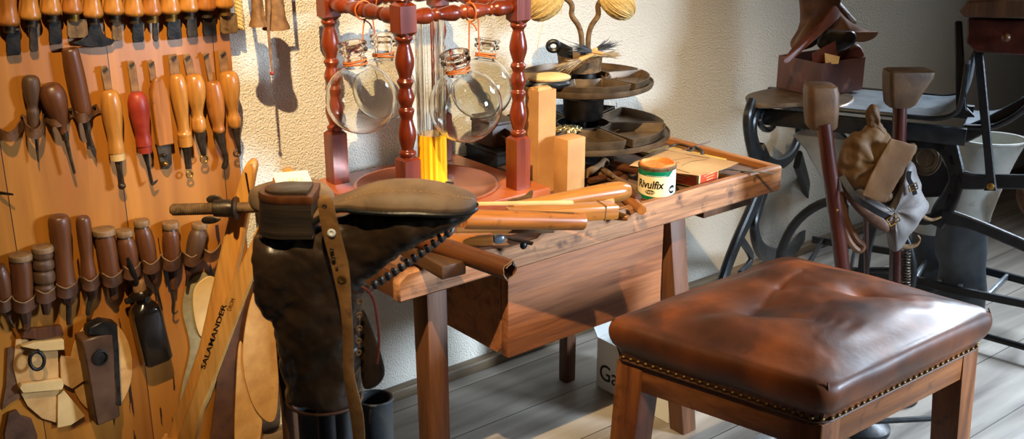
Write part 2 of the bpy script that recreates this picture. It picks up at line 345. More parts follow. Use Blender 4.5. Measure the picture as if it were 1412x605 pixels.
for i, (xh, yb, bx0, bx1, by, bm_, lb) in enumerate(row):
    sk = -4
    ptool('chisel', lb, 'chisel', G1, ((xh+sk, yb-92), (xh, yb)), [(a, b*(1 if i else 1.05)) for a, b in HP], K['tool' if i % 3 else 'toolb'],
      [('ferrule', 'tube', [(xh+.5, yb-2, 17), (xh+1.5, yb+10, 16)], K['brass' if i in (3, 6, 7, 10) else 'steel'], .016),
       ('blade', 'poly', [(bx0+1, yb+8), (bx1-2, yb+7), (bx1, by-3), (bx1-2, by), (bx0+4, by+1), (bx0+1, by-4)], K[bm_], .017, .005)], off=.02)
ptool('half_moon_knife', 'half-moon leather knife with wide crescent blade in the top row', 'knife', None, ((124, -70), (128, 24)), HP, K['tool'],
      [('ferrule', 'tube', [(128, 22, 16), (130, 33, 15)], K['steel'], .016),
       ('blade', 'poly', [(125, 32), (138, 32), (141, 44), (147, 51), (159, 56), (154, 62), (140, 65), (122, 65), (104, 61), (100, 59), (112, 55), (121, 47)], K['blk'], .017, .004)], off=.02)
# rope at the panel edge
mb = MB()
for k in range(3):
    mb.tube([onY(327+j*.12, -12+j*1.4, BRD-.012)+Vector((.0045*math.cos(j*.55+k*2.1), .0045*math.sin(j*.55+k*2.1), 0)) for j in range(38)], .0046, 7)
single('rope', 'twisted straw-coloured rope hanging on the right edge of the tool panel', 'rope', mb, K['twine'])

# --- second row, right: tools hung by nailed leather tabs
G2 = 'tools hung on nailed leather tabs'
def tabx(x0, y0, x1, y1, w=13): return [('tab', 'poly', [(x0-w/2+1, y0+1), (x0+w/2-4, y0-1), (x0+w/2, y0+5), (x1+w/2-1, y1), (x1-w/2+1, y1)], K['tab'], .012, .003), ('nail', 'tube', [(x0-2, y0+7, 3), (x0+4, y0+2, 2)], K['blk'], .016)]
H4 = [(0, 12), (.04, 20), (.15, 26), (.3, 28), (.5, 25), (.75, 20), (.92, 22), (1, 22)]
ptool('edge_tool', 'golden handle with pale collar and ball-ended shank, leftmost of the tab-hung row', 'hand tool', G2, ((151, 124), (161, 210)), H4, K['tool'],
  tabx(144, 91, 150, 126)+[('collar', 'tube', [(161, 209, 21), (162.5, 220, 20)], K['ltan']), ('shank', 'stube', [(163, 220, 11), (165, 236, 8), (167, 250, 9), (168, 258, 8)], K['steel']), ('tip', 'ball', (168, 256, 5.5), K['steel'])])
ptool('barb_hook_tool', 'red-painted handle tool ending in a small barbed hook', 'hand tool', None, ((188, 127), (199, 200)), H4, K['red'],
  tabx(181, 84, 187, 128)+[('collar', 'tube', [(199, 199, 20), (200.5, 210, 19)], K['red']), ('shank', 'stube', [(200, 210, 10), (204, 228, 5), (208, 246, 5), (210, 254, 4)], K['blk']), ('barb', 'stube', [(209, 254, 5), (213, 252, 4), (217.5, 248, 1.5)], K['blk'])])
ptool('slab_handled_tool', 'flat wooden slab-handled tool with slanted top beside the red-handled one', 'hand tool', None, ((216, 107), (227, 199)), [(0, 5), (.03, 12), (.2, 22), (.4, 24), (.8, 23), (1, 23)], K['toolb'],
  tabx(208, 83, 212, 112, 11)+[('blade', 'poly', [(216, 199), (236, 197), (237, 226), (233, 233), (226, 234), (222, 228)], K['steel'], .016, .006), ('rivet', 'ball', (228, 226, 4), K['brass'], .021), ('rivet', 'ball', (226.5, 214, 3), K['blk'], .021)], flat=.02)
ptool('ring_tipped_tool', 'long golden handle with turned collar, shank ending in a small dark ring', 'hand tool', G2, ((243, 102), (255, 190)), [(0, 10), (.04, 18), (.2, 24), (.45, 22), (.7, 17), (.88, 16), (.93, 20), (1, 18)], K['tool'],
  tabx(239, 75, 242, 106, 16)+[('collar', 'tube', [(255, 189, 20), (256.5, 201, 19)], K['tool']), ('shank', 'stube', [(257, 200, 16), (258, 212, 11), (260, 232, 9)], K['steel']), ('ring', 'ring', (261.5, 240, 4.2, 3), K['brass'])])
ptool('pear_handled_tool', 'pear-shaped handle with round knob, shank ending in a gold ring', 'hand tool', G2, ((267, 102), (275, 181)), [(0, 12), (.04, 21), (.2, 28), (.4, 26), (.6, 17), (.72, 15), (.8, 19), (.93, 20), (1, 15)], K['tool'],
  tabx(258, 75, 264, 105, 14)+[('shank', 'stube', [(276, 181, 17), (277, 192, 14), (280, 208, 9), (281, 214, 7)], K['steel']), ('ring', 'ring', (281.5, 219, 5, 3), K['brass'])])
ptool('bent_shank_tool', 'slender matt handle with a thin pale tab and an S-bent shank', 'hand tool', G2, ((293, 112), (302, 182)), [(0, 14), (.05, 20), (.3, 25), (.6, 23), (.85, 16), (.95, 17), (1, 14)], K['toolb'],
  tabx(284, 72, 292, 115, 9)+[('shank', 'stube', [(302, 182, 17), (304, 192, 13), (308, 205, 9), (312, 216, 7), (310, 228, 9), (307, 233, 5)], K['steel'])])
ptool('bulb_handled_tool', 'round-bellied handle with turned bulb at the right edge of the panel', 'hand tool', G2, ((314, 98), (324, 176)), [(0, 14), (.05, 23), (.2, 28), (.4, 25), (.65, 15), (.75, 14), (.85, 19), (.95, 17), (1, 12)], K['tool'],
  tabx(307, 70, 310, 102, 14)+[('shank', 'stube', [(325, 176, 13), (326, 186, 9), (329, 200, 6), (330, 210, 4)], K['steel']), ('ring', 'ring', (327, 211, 4.5, 3.5), K['steel'])])

# --- second row, left: tools in a leather loop strap
def lstrap(label, pts, w=.015, mt='strap'):
    mb = MB(); P = cr([Vector(p) for p in pts], 6); mb.sweep([onY(p.x, p.y, BRD-p.z) for p in P], w, .003, (0, 0, 1))
    # sweep normal is vertical, so swap: band stands on edge, width runs vertically
    return mb
def band(pts, h=.014, th=.0028):
    P = [onY(p.x, p.y, BRD-p.z) for p in cr([Vector(p) for p in pts], 6)]; R = []
    for i, p in enumerate(P):
        T = (P[min(i+1, len(P)-1)]-P[max(i-1, 0)]).normalized(); U = Vector((0, 0, 1)); U = (U-T*U.dot(T)).normalized(); N = T.cross(U)
        R.append([p-N*th/2, p+N*th/2, p+N*th/2-U*h, p-N*th/2-U*h])
    return MB().rings(R)
t = thing('leather_tool_loops', 'brown leather strap looped over three tools, with an empty loop at far left', 'strap', onY(60, 165, BRD))
part(t, 'strap', band([(-8, 170, .004), (2, 178, .022), (16, 181, .03), (28, 165, .008), (31, 157, .004), (36, 170, .03), (47, 178, .042), (56, 172, .03), (60, 155, .005), (66, 157, .02), (76, 162, .036), (88, 158, .03), (94, 150, .005), (101, 149, .01), (108, 156, .036), (118, 155, .036), (125, 148, .008), (133, 143, .004)], .018), K['strap'])
for x, y in ((30, 161), (60, 159), (97, 152), (130, 147)): part(t, 'tack', MB().ell(onY(x, y, BRD-.009), (.003, .003, .003), 8, 6), K['steel'])
ptool('awl', 'dark waisted awl in the leather loops, left of the three', 'awl', 'tools in the leather loops', ((42, 104), (47, 182)), [(0, 12), (.05, 21), (.2, 24), (.4, 20), (.55, 14), (.65, 17), (.85, 14), (1, 9)], K['dkwood'],
  [('spike', 'stube', [(48, 180, 9), (50, 190, 5), (51.5, 208, 4), (53, 223, 2)], K['steel'])])
ptool('awl', 'paddle-shaped reddish brown awl in the middle of the leather loops', 'awl', 'tools in the leather loops', ((68, 115), (88, 184)), [(0, 14), (.06, 26), (.22, 34), (.45, 32), (.7, 22), (.9, 12), (1, 10)], K['brown'],
  [('ferrule', 'tube', [(88, 182, 11), (91, 193, 9)], K['steel']), ('spike', 'stube', [(91, 190, 7), (96, 212, 5), (103, 239, 4)], K['steel'])])
ptool('pegging_tool', 'long straight brown handle with forked metal tip in the leather loops', 'hand tool', 'tools in the leather loops', ((96, 67), (116, 160)), [(0, 16), (.03, 22), (.3, 25), (.7, 25), (.93, 23), (1, 17)], K['brown'],
  [('shank', 'stube', [(116, 158, 16), (119, 172, 9), (122, 188, 8), (126, 200, 8)], K['steel']), ('fork', 'poly', [(120, 197), (128, 195), (133, 208), (133, 219), (129, 213), (126, 206), (121, 206)], K['steel'], .02, .006)])
single('nail', 'small dark nail sticking out at the far left edge of the panel', 'nail', MB().tube([onY(-4, 266, BRD), onY(2, 266, BRD-.014), onY(18, 268, BRD-.03)], [.004, .0032, .002], 8), K['blk'])

# --- third row: tools in a wire-edged rack
t = thing('tool_rack_strip', 'wavy leather strip with pale edge holding the lower row of awls', 'rack', onY(150, 380, BRD))
LP = [(5, 418, 24), (32, 419, 32), (62, 406, 30), (91, 399, 30), (124, 389, 24), (154, 384, 28), (181, 374, 24), (208, 366, 24), (236, 362, 25), (265, 356, 24), (291, 350, 22)]
pts = [(-12, 408, .004)]
for i, (x, y, w) in enumerate(LP):
    d = .012+w*.00105; pts += [(x-w*.42, y-6, d*.8), (x, y-1, d+.004), (x+w*.42, y-8, d*.8)]
    xm = x+w/2+2; pts += [(xm, y-15, .004)]
part(t, 'strip', band(pts, .02), K['dleat'])
part(t, 'edge', MB().tube([onY(p.x, p.y-.5, BRD-p.z-.001) for p in cr([Vector(p) for p in pts], 6)], .0014, 6), K['mush'], label='pale worn top edge')
G3 = 'awls and burnishers in the lower rack'
def ctool(name, lb, cat, ax, prof, hm, tip, disc=None, ex=()):
    e = []
    if disc: e.append(('cap', 'tube', [(ax[0][0]-.2, ax[0][1]-5, disc*.92), (ax[0][0], ax[0][1]-3.5, disc), (ax[0][0]+.3, ax[0][1]+2.5, disc), (ax[0][0]+.5, ax[0][1]+3.5, disc*.9)], K['mush']))
    e.append(('socket', 'stube', tip[0], K['dleat'])); 
    if len(tip) > 1: e.append(('spike', 'stube', tip[1], K['steel']))
    return ptool(name, lb, cat, G3, ax, prof, hm, e+list(ex))
CY = [(0, .88), (.1, .95), (.3, 1), (.9, 1), (1, .9)]
sc_ = lambda p, w: [(a, b*w) for a, b in p]
WA = [(0, .62), (.08, .66), (.22, .9), (.45, 1), (.7, .95), (.9, .84), (1, .74)]
ctool('awl', 'dark awl half cut off by the left border in the lower rack', 'awl', ((-1, 365), (6, 418)), sc_(WA, 24), K['brown'], [[(7, 416, 18), (9, 430, 14), (12, 440, 6)], [(12, 438, 4), (20, 452, 2)]])
ctool('burnisher', 'flat-capped cylindrical burnisher at the left of the lower rack', 'burnisher', ((28, 355), (32, 417)), sc_(CY, 28), K['brown'], [[(32, 414, 24), (34, 430, 18), (36, 444, 13), (36, 453, 10)]], 31)
ctool('burnisher', 'burnisher with thickly ridged dark shaft beside the flat-capped one', 'burnisher', ((58.5, 344), (62, 402)), [(0, 26), (.15, 27), (.22, 24), (.3, 28), (.42, 28), (.48, 24), (.55, 28), (.72, 29), (.8, 24), (.9, 27), (1, 22)], K['dkwood'], [[(62, 400, 22), (63, 416, 15), (64, 428, 12), (64, 433, 9)]], 29)
ctool('iron_handled_burnisher', 'largest plain brown handle, tallest tool in the lower rack', 'burnisher', ((80.5, 297), (92, 398)), [(0, 20), (.03, 26), (.15, 29), (.5, 24), (.8, 25), (.95, 28), (1, 24)], K['brown'], [[(92, 396, 26), (94, 412, 22), (95, 420, 10)], [(95, 416, 8), (95, 432, 8), (95, 447, 7)]])
ctool('burnisher', 'slim brown handle with bent blade right of the tallest tool', 'burnisher', ((114, 298), (123, 388)), [(0, 13), (.04, 18), (.2, 20), (.6, 17), (.85, 21), (1, 21)], K['brown'], [[(124, 386, 21), (127, 400, 17), (126, 412, 9)], [(126, 408, 8), (122, 424, 7), (121, 434, 6)]])
ctool('burnisher', 'thick cylindrical burnisher with dark rim under its cap, mid rack', 'burnisher', ((143, 320), (153, 383)), sc_(CY, 27), K['brown'], [[(153, 380, 24), (156, 396, 14), (157, 408, 12), (158, 412, 10)]], 31)
ctool('awl', 'mushroom-headed awl directly above the black bottle', 'awl', ((172, 322), (181, 376)), sc_(WA, 26), K['brown'], [[(181, 374, 20), (184, 386, 15), (186, 394, 6)]], 23)
ctool('awl', 'reddish mushroom-headed awl with a long thin needle', 'awl', ((195, 308), (207, 367)), sc_(WA, 25), K['brown'], [[(208, 364, 21), (211, 380, 14), (214, 390, 8)], [(213, 388, 5), (219, 408, 3.5), (224, 427, 2)]], 21)
ctool('awl', 'mushroom-headed awl whose needle ends in a small hook', 'awl', ((235, 311), (237, 364)), sc_(WA, 24), K['brown'], [[(237, 362, 21), (238, 376, 12), (239, 398, 8)], [(239, 396, 4), (238.5, 412, 3), (238, 430, 3), (243, 431, 2.5), (245, 428, 1.5)]], 23)
ctool('awl', 'grey-brown mushroom-headed awl at the right of the lower rack', 'awl', ((275, 312), (266, 358)), sc_(WA, 25), K['dkwood'], [[(266, 356, 21), (262, 368, 15), (259, 378, 8)], [(260, 374, 6), (257, 394, 4)]], 21)

# --- black bottle
s = mpp(onY(205, 440, BRD)); A = onY(190, 388, BRD-.024); B = onY(216, 497, BRD-.024); M = frame(A, A-B); L = (A-B).length
t = thing('ink_bottle', 'black glass bottle with cork hanging tilted below the lower rack', 'bottle', M)
def rrect(w, d, r, n=4):
    o = []
    for cx, cy, a0 in ((w/2-r, d/2-r, 0), (-w/2+r, d/2-r, 90), (-w/2+r, -d/2+r, 180), (w/2-r, -d/2+r, 270)):
        for k in range(n+1): a = math.radians(a0+90*k/n); o.append((cx+r*math.cos(a), cy+r*math.sin(a)))
    return o
R = []
for z, w, d, r in ((-.018, 22, 22, 10.9), (-.026, 30, 30, 14.8), (-.032, 30, 30, 14.8), (-.036, 22, 22, 10.9), (-.045, 22, 22, 10.9), (-.052, 32, 28, 12), (-.06, 38, 32, 9), (-.07, 39, 32, 7), (-L+.006, 40, 32, 7), (-L, 34, 27, 6)):
    R.append([Vector((x*s, y*s, z)) for x, y in rrect(w, d, r)])
K['bottle'] = mat('black_bottle_glass', (18, 12, 8), (34, 24, 16), sc=20, rough=.15, coat=.6)
body_ = part(t, 'body', MB().at(M).rings(R), K['bottle'])
part(t, 'cork', MB().at(M).lathe([(.010, .003), (.0125, 0), (.013, -.019)], 14), K['tab'])
part(body_, 'label', MB().at(M).box((-.001, -.0218, -L+.02), (.016, -.0195, -.07), .0004), K['tan'], label='worn orange paper label')
part(t, 'stopper_clip', MB().at(M).box((-.034, -.006, -.038), (-.016, .004, -.026), .003), K['blk'])
mb = MB().tube([onY(176, 356, BRD-.05), onY(183, 374, BRD-.045), onY(188, 391, BRD-.03)], [.0035, .0055, .0065], 8); part(t, 'spout', mb, K['blk'])

# --- block plane
t = thing('block_plane', 'heavy brown block plane hanging with oval throat, lower left of the panel', 'plane', onY(148, 520, BRD-.01))
yo = BRD-.052
pf = [(113, 470), (156, 458), (160, 500), (166, 575), (134, 588), (124, 530), (119, 500)]
bm_ = MB().poly([onY(x, y, yo) for x, y in pf], (0, 1, 0), .048, .003); part(t, 'body', bm_, mat('dark_plane_wood', (66, 44, 30), (100, 70, 46), sc=16, rough=.4, spots=(62, 40, 26), spsc=22, spth=.6))
part(t, 'iron', MB().poly([onY(x, y, yo) for x, y in [(121, 462), (123, 452), (142, 443), (162, 446), (164, 480), (168, 560), (158, 560), (154, 463)]], (0, 1, 0), .03, .002).at(Matrix()), K['blk'])
c = onY(138, 492, yo); part(t, 'throat', MB().at(frame(c, (0, 1, 0), (0, 0, 1))).lathe([(.0125, -.003), (.0125, .0), (.0155, 0), (.0155, -.004), (.0125, -.0045)], 20, (False, False)).at(Matrix.Translation(c) @ Matrix.Diagonal((1, 1, 1.55, 1))).ell((0, .0005, 0), (.0125, .0015, .0125)), K['blk'])

# --- leather patterns on the lower panel
def pat(name, lb, pts, mt, off, th=.003, cat='leather piece', g=None):
    return single(name, lb, cat, MB().poly([onY(x, y, BRD-off) for x, y in pts], (0, 1, 0), th, .0008), K[mt], g)
GP = 'leather cut-outs pinned to the lower panel'
circ = lambda cx, cy, rx, ry, n=28, a0=0, a1=360: [(cx+rx*math.cos(math.radians(a0+(a1-a0)*k/(n-1))), cy+ry*math.sin(math.radians(a0+(a1-a0)*k/(n-1)))) for k in range(n)]
pat('leather_disc', 'large pale round leather disc behind the block plane', circ(140, 505, 43, 66, 36)[:-1], 'tan', .005, g=GP)
pat('leather_cutout', 'big rounded tan leather cut-out carrying the key ring', [(22, 468), (36, 466), (50, 482), (80, 484), (82, 560), (78, 583), (58, 577), (38, 560), (25, 536), (18, 505)], 'tan', .008, g=GP)
pat('leather_wedge', 'fan-shaped pale leather wedge at the bottom of the cut-outs', [(80, 545), (88, 538), (118, 573), (98, 586), (79, 590)], 'ltan', .012, .003, g=GP)
pat('leather_arrow', 'pointed brown leather piece between cut-out and block plane', [(83, 496), (84, 490), (105, 493), (122, 508), (122, 521), (100, 536), (84, 528)], 'tan', .011, .004, g=GP)
pat('leather_strip', 'dark brown short leather strip above the pale one', [(30, 466), (34, 455), (85, 449), (88, 462), (60, 468)], 'brown', .022, .012, g=GP)
pat('leather_strip', 'pale wooden-looking strip just above the key ring', [(30, 478), (48, 472), (88, 468), (89, 482), (60, 484)], 'ltan', .026, .014, g=GP)
pat('leather_strip', 'pale strip crossing the cut-out below the key ring', [(27, 535), (30, 530), (85, 523), (88, 531), (86, 537), (32, 542)], 'ltan', .022, .013, g=GP)
pat('leather_scrap', 'small brown folded leather scrap at the left behind the cut-out', [(10, 480), (20, 478), (22, 520), (28, 548), (14, 556), (2, 566), (8, 530)], 'strap', .006, .004, g=GP)
pat('leather_scrap', 'dark crumpled leather scrap in the lower left corner', [(12, 570), (24, 566), (30, 574), (44, 578), (52, 600), (50, 625), (10, 625), (6, 600)], 'dleat', .012, .010, g=GP)
t = thing('key_ring', 'dark metal ring hung on the tan leather cut-out', 'ring', onY(51, 495, BRD-.03))
c = onY(51, 497, BRD-.035); part(t, 'ring', MB().loop([c+Vector((.013*math.cos(a), .003*math.sin(a), .017*math.sin(a))) for a in [k*math.pi/10 for k in range(20)]], .0036, 10), K['blk'])
part(t, 'hook', MB().tube([onY(52, 482, BRD-.012), onY(52, 484, BRD-.035)], .004, 8), K['blk'])
# soles
GS = 'sole patterns hung behind the wooden stretcher'
def smooth2(p, n=5): return [(q.x, q.y) for q in cr([Vector((a, b, 0)) for a, b in p], n, True)]
pat('sole_pattern', 'grey-green sole outline at the left behind the stretcher', smooth2([(275, 377), (258, 395), (252, 430), (262, 480), (252, 530), (250, 560), (275, 575), (300, 520), (312, 440), (300, 385)]), 'felt', .005, g=GS)
pat('sole_pattern', 'cream inner sole lying over the grey-green one', smooth2([(285, 382), (268, 400), (268, 435), (278, 465), (300, 455), (306, 410), (298, 385)]), 'ltan', .010, g=GS)
pat('sole_pattern', 'dark brown sole between the stretcher arms and the pale soles', smooth2([(335, 375), (305, 450), (300, 520), (290, 640), (335, 640), (350, 500), (352, 400)]), 'dleat', .008, g=GS)
single('sole_pattern', 'long tan sole hanging at the right edge of the panel, lower right', 'leather piece', MB().poly([onY(x, y, BRD-.020) for x, y in smooth2([(352, 400), (338, 455), (336, 510), (350, 560), (372, 582), (383, 560), (383, 470), (368, 415)])], (0, 1, 0), .004), K['tan'], GS)
single('sole_pattern', 'narrow tan sole with its tip down, left of the longest tan sole', 'leather piece', MB().poly([onY(x, y, BRD-.014) for x, y in smooth2([(332, 470), (326, 530), (326, 630), (352, 630), (362, 570), (346, 520)])], (0, 1, 0), .004), K['tan'], GS)
# hanging flared pieces on the wall
t = thing('flared_cork', 'small flared brown cork piece hanging on the wall beside the rope', 'cork', onY(358, 20, 1.93), 'cork pieces hung on the wall')
part(t, 'body', MB().at(frame(onY(357, 36, 1.93))).lathe([(.019, 0), (.0185, .004), (.012, .02), (.011, .05), (.013, .09)], 16), K['tab'])
t = thing('flared_cork', 'larger flared brown cork piece with a leather thong hanging down', 'cork', onY(380, 20, 1.93), 'cork pieces hung on the wall')
part(t, 'body', MB().at(frame(onY(381, 40, 1.93))).lathe([(.027, 0), (.026, .005), (.02, .02), (.018, .05), (.019, .1)], 18), K['tab'])
th_ = part(t, 'thong', MB().sweep([onY(x, y, 1.905) for x, y in ((370, -25), (371, 10), (370, 40), (373, 75), (375, 100))], [.008, .007, .006, .005, .003], .002, (0, 1, 0)), K['tab'])
part(th_, 'knot', MB().ell(onY(375, 101, 1.905), (.004, .004, .004)), K['red'])
single('wall_hook', 'iron hook bar from which the cork pieces hang', 'hook', MB().tube([onY(340, -26, WALLY), onY(345, -27, 1.93), onY(400, -30, 1.93), onY(402, -30, WALLY)], .004, 8), K['blk'])
# ------------------------------------------------------------------ workbench
K['bench'] = wood('worn_workbench_wood', (132, 84, 54), (202, 144, 98), ax=0, sc=22, rough=.6, bump=.0014, grain=.35, spots=(72, 48, 38), spsc=24, spth=.56)
K['benchl'] = wood('workbench_leg_wood', (78, 46, 26), (118, 74, 42), ax=2, sc=26, rough=.55)
K['apron'] = wood('apron_pine', (112, 60, 30), (172, 104, 58), ax=0, sc=30, rough=.6, bump=.0008, c3=(164, 102, 62))
K['rimw'] = wood('pale_rim_wood', (160, 98, 46), (198, 134, 72), ax=1, sc=30, rough=.5)
K['top'] = wood('dark_bench_top', (92, 62, 42), (128, 90, 62), ax=0, sc=14, rough=.6)
t = thing('workbench', 'worn low cobbler workbench with raised rim and deep wooden apron', 'workbench', (1.5, 1.79, 0))
X0, X1, YF, YB, ZT, ZR = .962, 2.035, 1.5, 2.05, .588, .601
part(t, 'tabletop', MB().box((X0+.01, YF+.01, .548), (X1-.01, YB, ZT), .002), K['top'])
# front rim with a worn, notched top edge
pts = [(X0, .54), (X1, .54), (X1, ZR), (1.75, ZR+.002), (1.60, ZR-.001), (1.40, ZR), (1.30, ZR-.002), (1.285, ZR-.012), (1.21, ZR-.014), (1.15, ZR-.004), (X0+.02, ZR-.006), (X0, ZR-.02)]
part(t, 'front_rim', MB().poly([(x, YF, z) for x, z in pts], (0, 1, 0), .022, .004), K['bench'])
part(t, 'side_rim', MB().box((X1-.022, YF+.021, .545), (X1, YB, ZR-.001), .002), K['rimw'])
part(t, 'side_rim', MB().box((X0, YF+.021, .545), (X0+.022, YB, ZR-.004), .002), K['benchl'])
part(t, 'back_rim', MB().box((X0, YB-.018, .545), (X1, YB+.004, ZR+.002), .002), K['blk'], label='blackened back rim')
part(t, 'divider', MB().box((1.88, YF+.023, ZT), (1.89, YB-.02, ZR-.004), .001), K['rimw'])
part(t, 'apron', MB().box((1.248, 1.548, .328), (1.69, 1.57, .546), .002), K['apron'])
part(t, 'apron_end', MB().poly([(1.248, 1.571, .546), (1.248, 1.571, .342), (1.248, 1.582, .328), (1.248, 1.84, .328), (1.248, 1.84, .546)], (1, 0, 0), .02), K['apron'])
part(t, 'apron_end', MB().box((1.668, 1.571, .328), (1.689, 1.84, .546), .001), K['benchl'])
part(t, 'apron_back', MB().box((1.269, 1.82, .328), (1.667, 1.84, .546), .001), K['benchl'])
part(t, 'bracket', MB().box((1.80, 1.53, .512), (1.965, 1.60, .546), .002), K['benchl'])
def leg(x, y, dx, dy, w=.047, d=.05, z=.546):
    return MB().hexa([(x+dx, y+dy, 0), (x+dx+w*.9, y+dy, 0), (x+dx+w*.9, y+dy+d*.9, 0), (x+dx, y+dy+d*.9, 0)], [(x, y, z), (x+w, y, z), (x+w, y+d, z), (x, y+d, z)], .004)
part(t, 'leg', leg(1.05, 1.542, -.008, -.02), K['benchl']); part(t, 'leg', leg(1.70, 1.542, .03, -.05, w=.05), K['benchl'])
part(t, 'leg', leg(1.692, 1.86, .0, .0, .035, .035), K['benchl']); part(t, 'leg', leg(1.06, 1.86, -.02, .02, .04, .04), K['benchl'])

# ------------------------------------------------------------------ globe rack
K['glass'] = bpy.data.materials.new('clear_glass'); K['glass'].use_nodes = True; b = K['glass'].node_tree.nodes['Principled BSDF']
b.inputs['Transmission Weight'].default_value = 1; b.inputs['Roughness'].default_value = .01; b.inputs['IOR'].default_value = 1.38; b.inputs['Base Color'].default_value = (.97, .98, .96, 1)
pA, pB, pC, pD = Vector((1.136, 1.73, 0)), Vector((1.122, 1.985, 0)), Vector((1.40, 1.69, 0)), Vector((1.44, 1.985, 0))
pA, pB, pC, pD = Vector((1.132, 1.715, 0)), Vector((1.128, 1.985, 0)), Vector((1.402, 1.705, 0)), Vector((1.402, 1.985, 0))
zb = .621
t = thing('globe_rack', 'red-stained wooden rack of turned posts holding hanging glass globes', 'rack', (1.265, 1.845, ZT))
part(t, 'base_board', MB().box((1.085, 1.665, ZT), (1.460, 2.03, zb), .004), K['board'])
part(t, 'dish', MB().at(Matrix.Translation((1.265, 1.845, zb))).lathe([(.155, 0), (.156, .003), (.150, .004), (.146, .0015), (.06, .0012)], 64), mat('copper_dish', (176, 96, 66), (206, 124, 90), sc=9, rough=.22, metal=.7), label='shallow round polished recess')
def post(p, blk=.036):
    b = blk/2; mb = MB(); sq = lambda z0, z1: mb.at(Matrix.Translation((p.x, p.y, 0))).rings([[(sx*q, sy*q, z) for sx, sy in ((-1, -1), (1, -1), (1, 1), (-1, 1))] for z, q in ((z0, b-.001), (z0+.001, b), (z1-.006, b), (z1, b*.62))])
    sq(zb, .735)
    pr = [(.013, .733), (.0165, .739), (.0165, .744), (.012, .748), (.0125, .752), (.0175, .772), (.0175, .785), (.0125, .806), (.0125, .812), (.0155, .822), (.0155, .828), (.0115, .833), (.0155, .845), (.0165, .853), (.0125, .866), (.0120, .872), (.0165, .882), (.0120, .889), (.0135, .897), (.0178, .912), (.0180, .925), (.014, .944), (.0115, .955), (.0165, .962), (.0165, .967), (.011, .972)]
    mb.lathe([(q.x, q.y) for q in cr([Vector((r, z, 0)) for r, z in pr], 3)], 24)
    mb.rings([[(sx*q, sy*q, z) for sx, sy in ((-1, -1), (1, -1), (1, 1), (-1, 1))] for z, q in ((.968, b*.6), (.976, b), (1.026, b), (1.032, b*.6))])
    mb.lathe([(.011, 1.03), (.016, 1.036), (.012, 1.043), (.017, 1.055), (.011, 1.07), (.002, 1.076)], 20); return mb
for p in (pA, pB, pC, pD): part(t, 'post', post(p), K['mahog'], ang=30)
def rail(a, b, z=1.002):
    a, b = Vector((a.x, a.y, z)), Vector((b.x, b.y, z)); L = (b-a).length; h = .018; L0 = L-2*h
    pr = [(.011, 0), (.012, .02), (.0155, .10), (.0155, .16), (.0105, .2), (.0135, .23), (.0105, .26), (.015, .36), (.0155, .42), (.0105, .47), (.0145, .5), (.0105, .53), (.0155, .58), (.015, .64), (.0105, .74), (.0135, .77), (.0105, .8), (.0155, .84), (.0155, .9), (.012, .98), (.011, 1)]
    d = (b-a).normalized(); return MB().at(frame(a+d*h, d, (0, 0, 1))).lathe([(max(q.x, .01), q.y*L0) for q in cr([Vector((r, z, 0)) for r, z in pr], 3)], 20)
for a, b in ((pA, pB), (pA, pC), (pB, pD), (pC, pD)): part(t, 'rail', rail(a, b), K['mahog'])
# glass rod holder in the middle
t = thing('ribbed_glass_cylinder', 'tall ribbed clear glass cylinder with yellow lower part inside the rack', 'glass cylinder', (1.235, 1.845, zb+.0015))
c = onZ(600, 246, zb); c = Vector((1.27, 1.83, 0)); R = []
def rib(z, k=1, n=96, r=.0295): return [Vector((c.x, c.y, z))+Vector((math.cos(2*math.pi*j/n), math.sin(2*math.pi*j/n), 0))*(r*k*(1+.055*math.cos(16*2*math.pi*j/n))) for j in range(n)]
part(t, 'glass', MB().rings([rib(.7365), rib(.98), [q for q in rib(.98, .86)], [q for q in rib(.7365, .86)]], (False, False)), K['glass'])
part(t, 'foot', MB().at(Matrix.Translation((c.x, c.y, zb+.0045))).lathe([(.044, 0), (.045, .002), (.03, .006), (.022, .007), (.001, .007)], 32), K['glass'])
part(t, 'yellow_fill', MB().rings([rib(zb+.0115), rib(.736)]), mat('yellow_wax', (248, 176, 20), (255, 196, 40), rough=.15, coat=.5), label='orange-yellow lower part')
MW
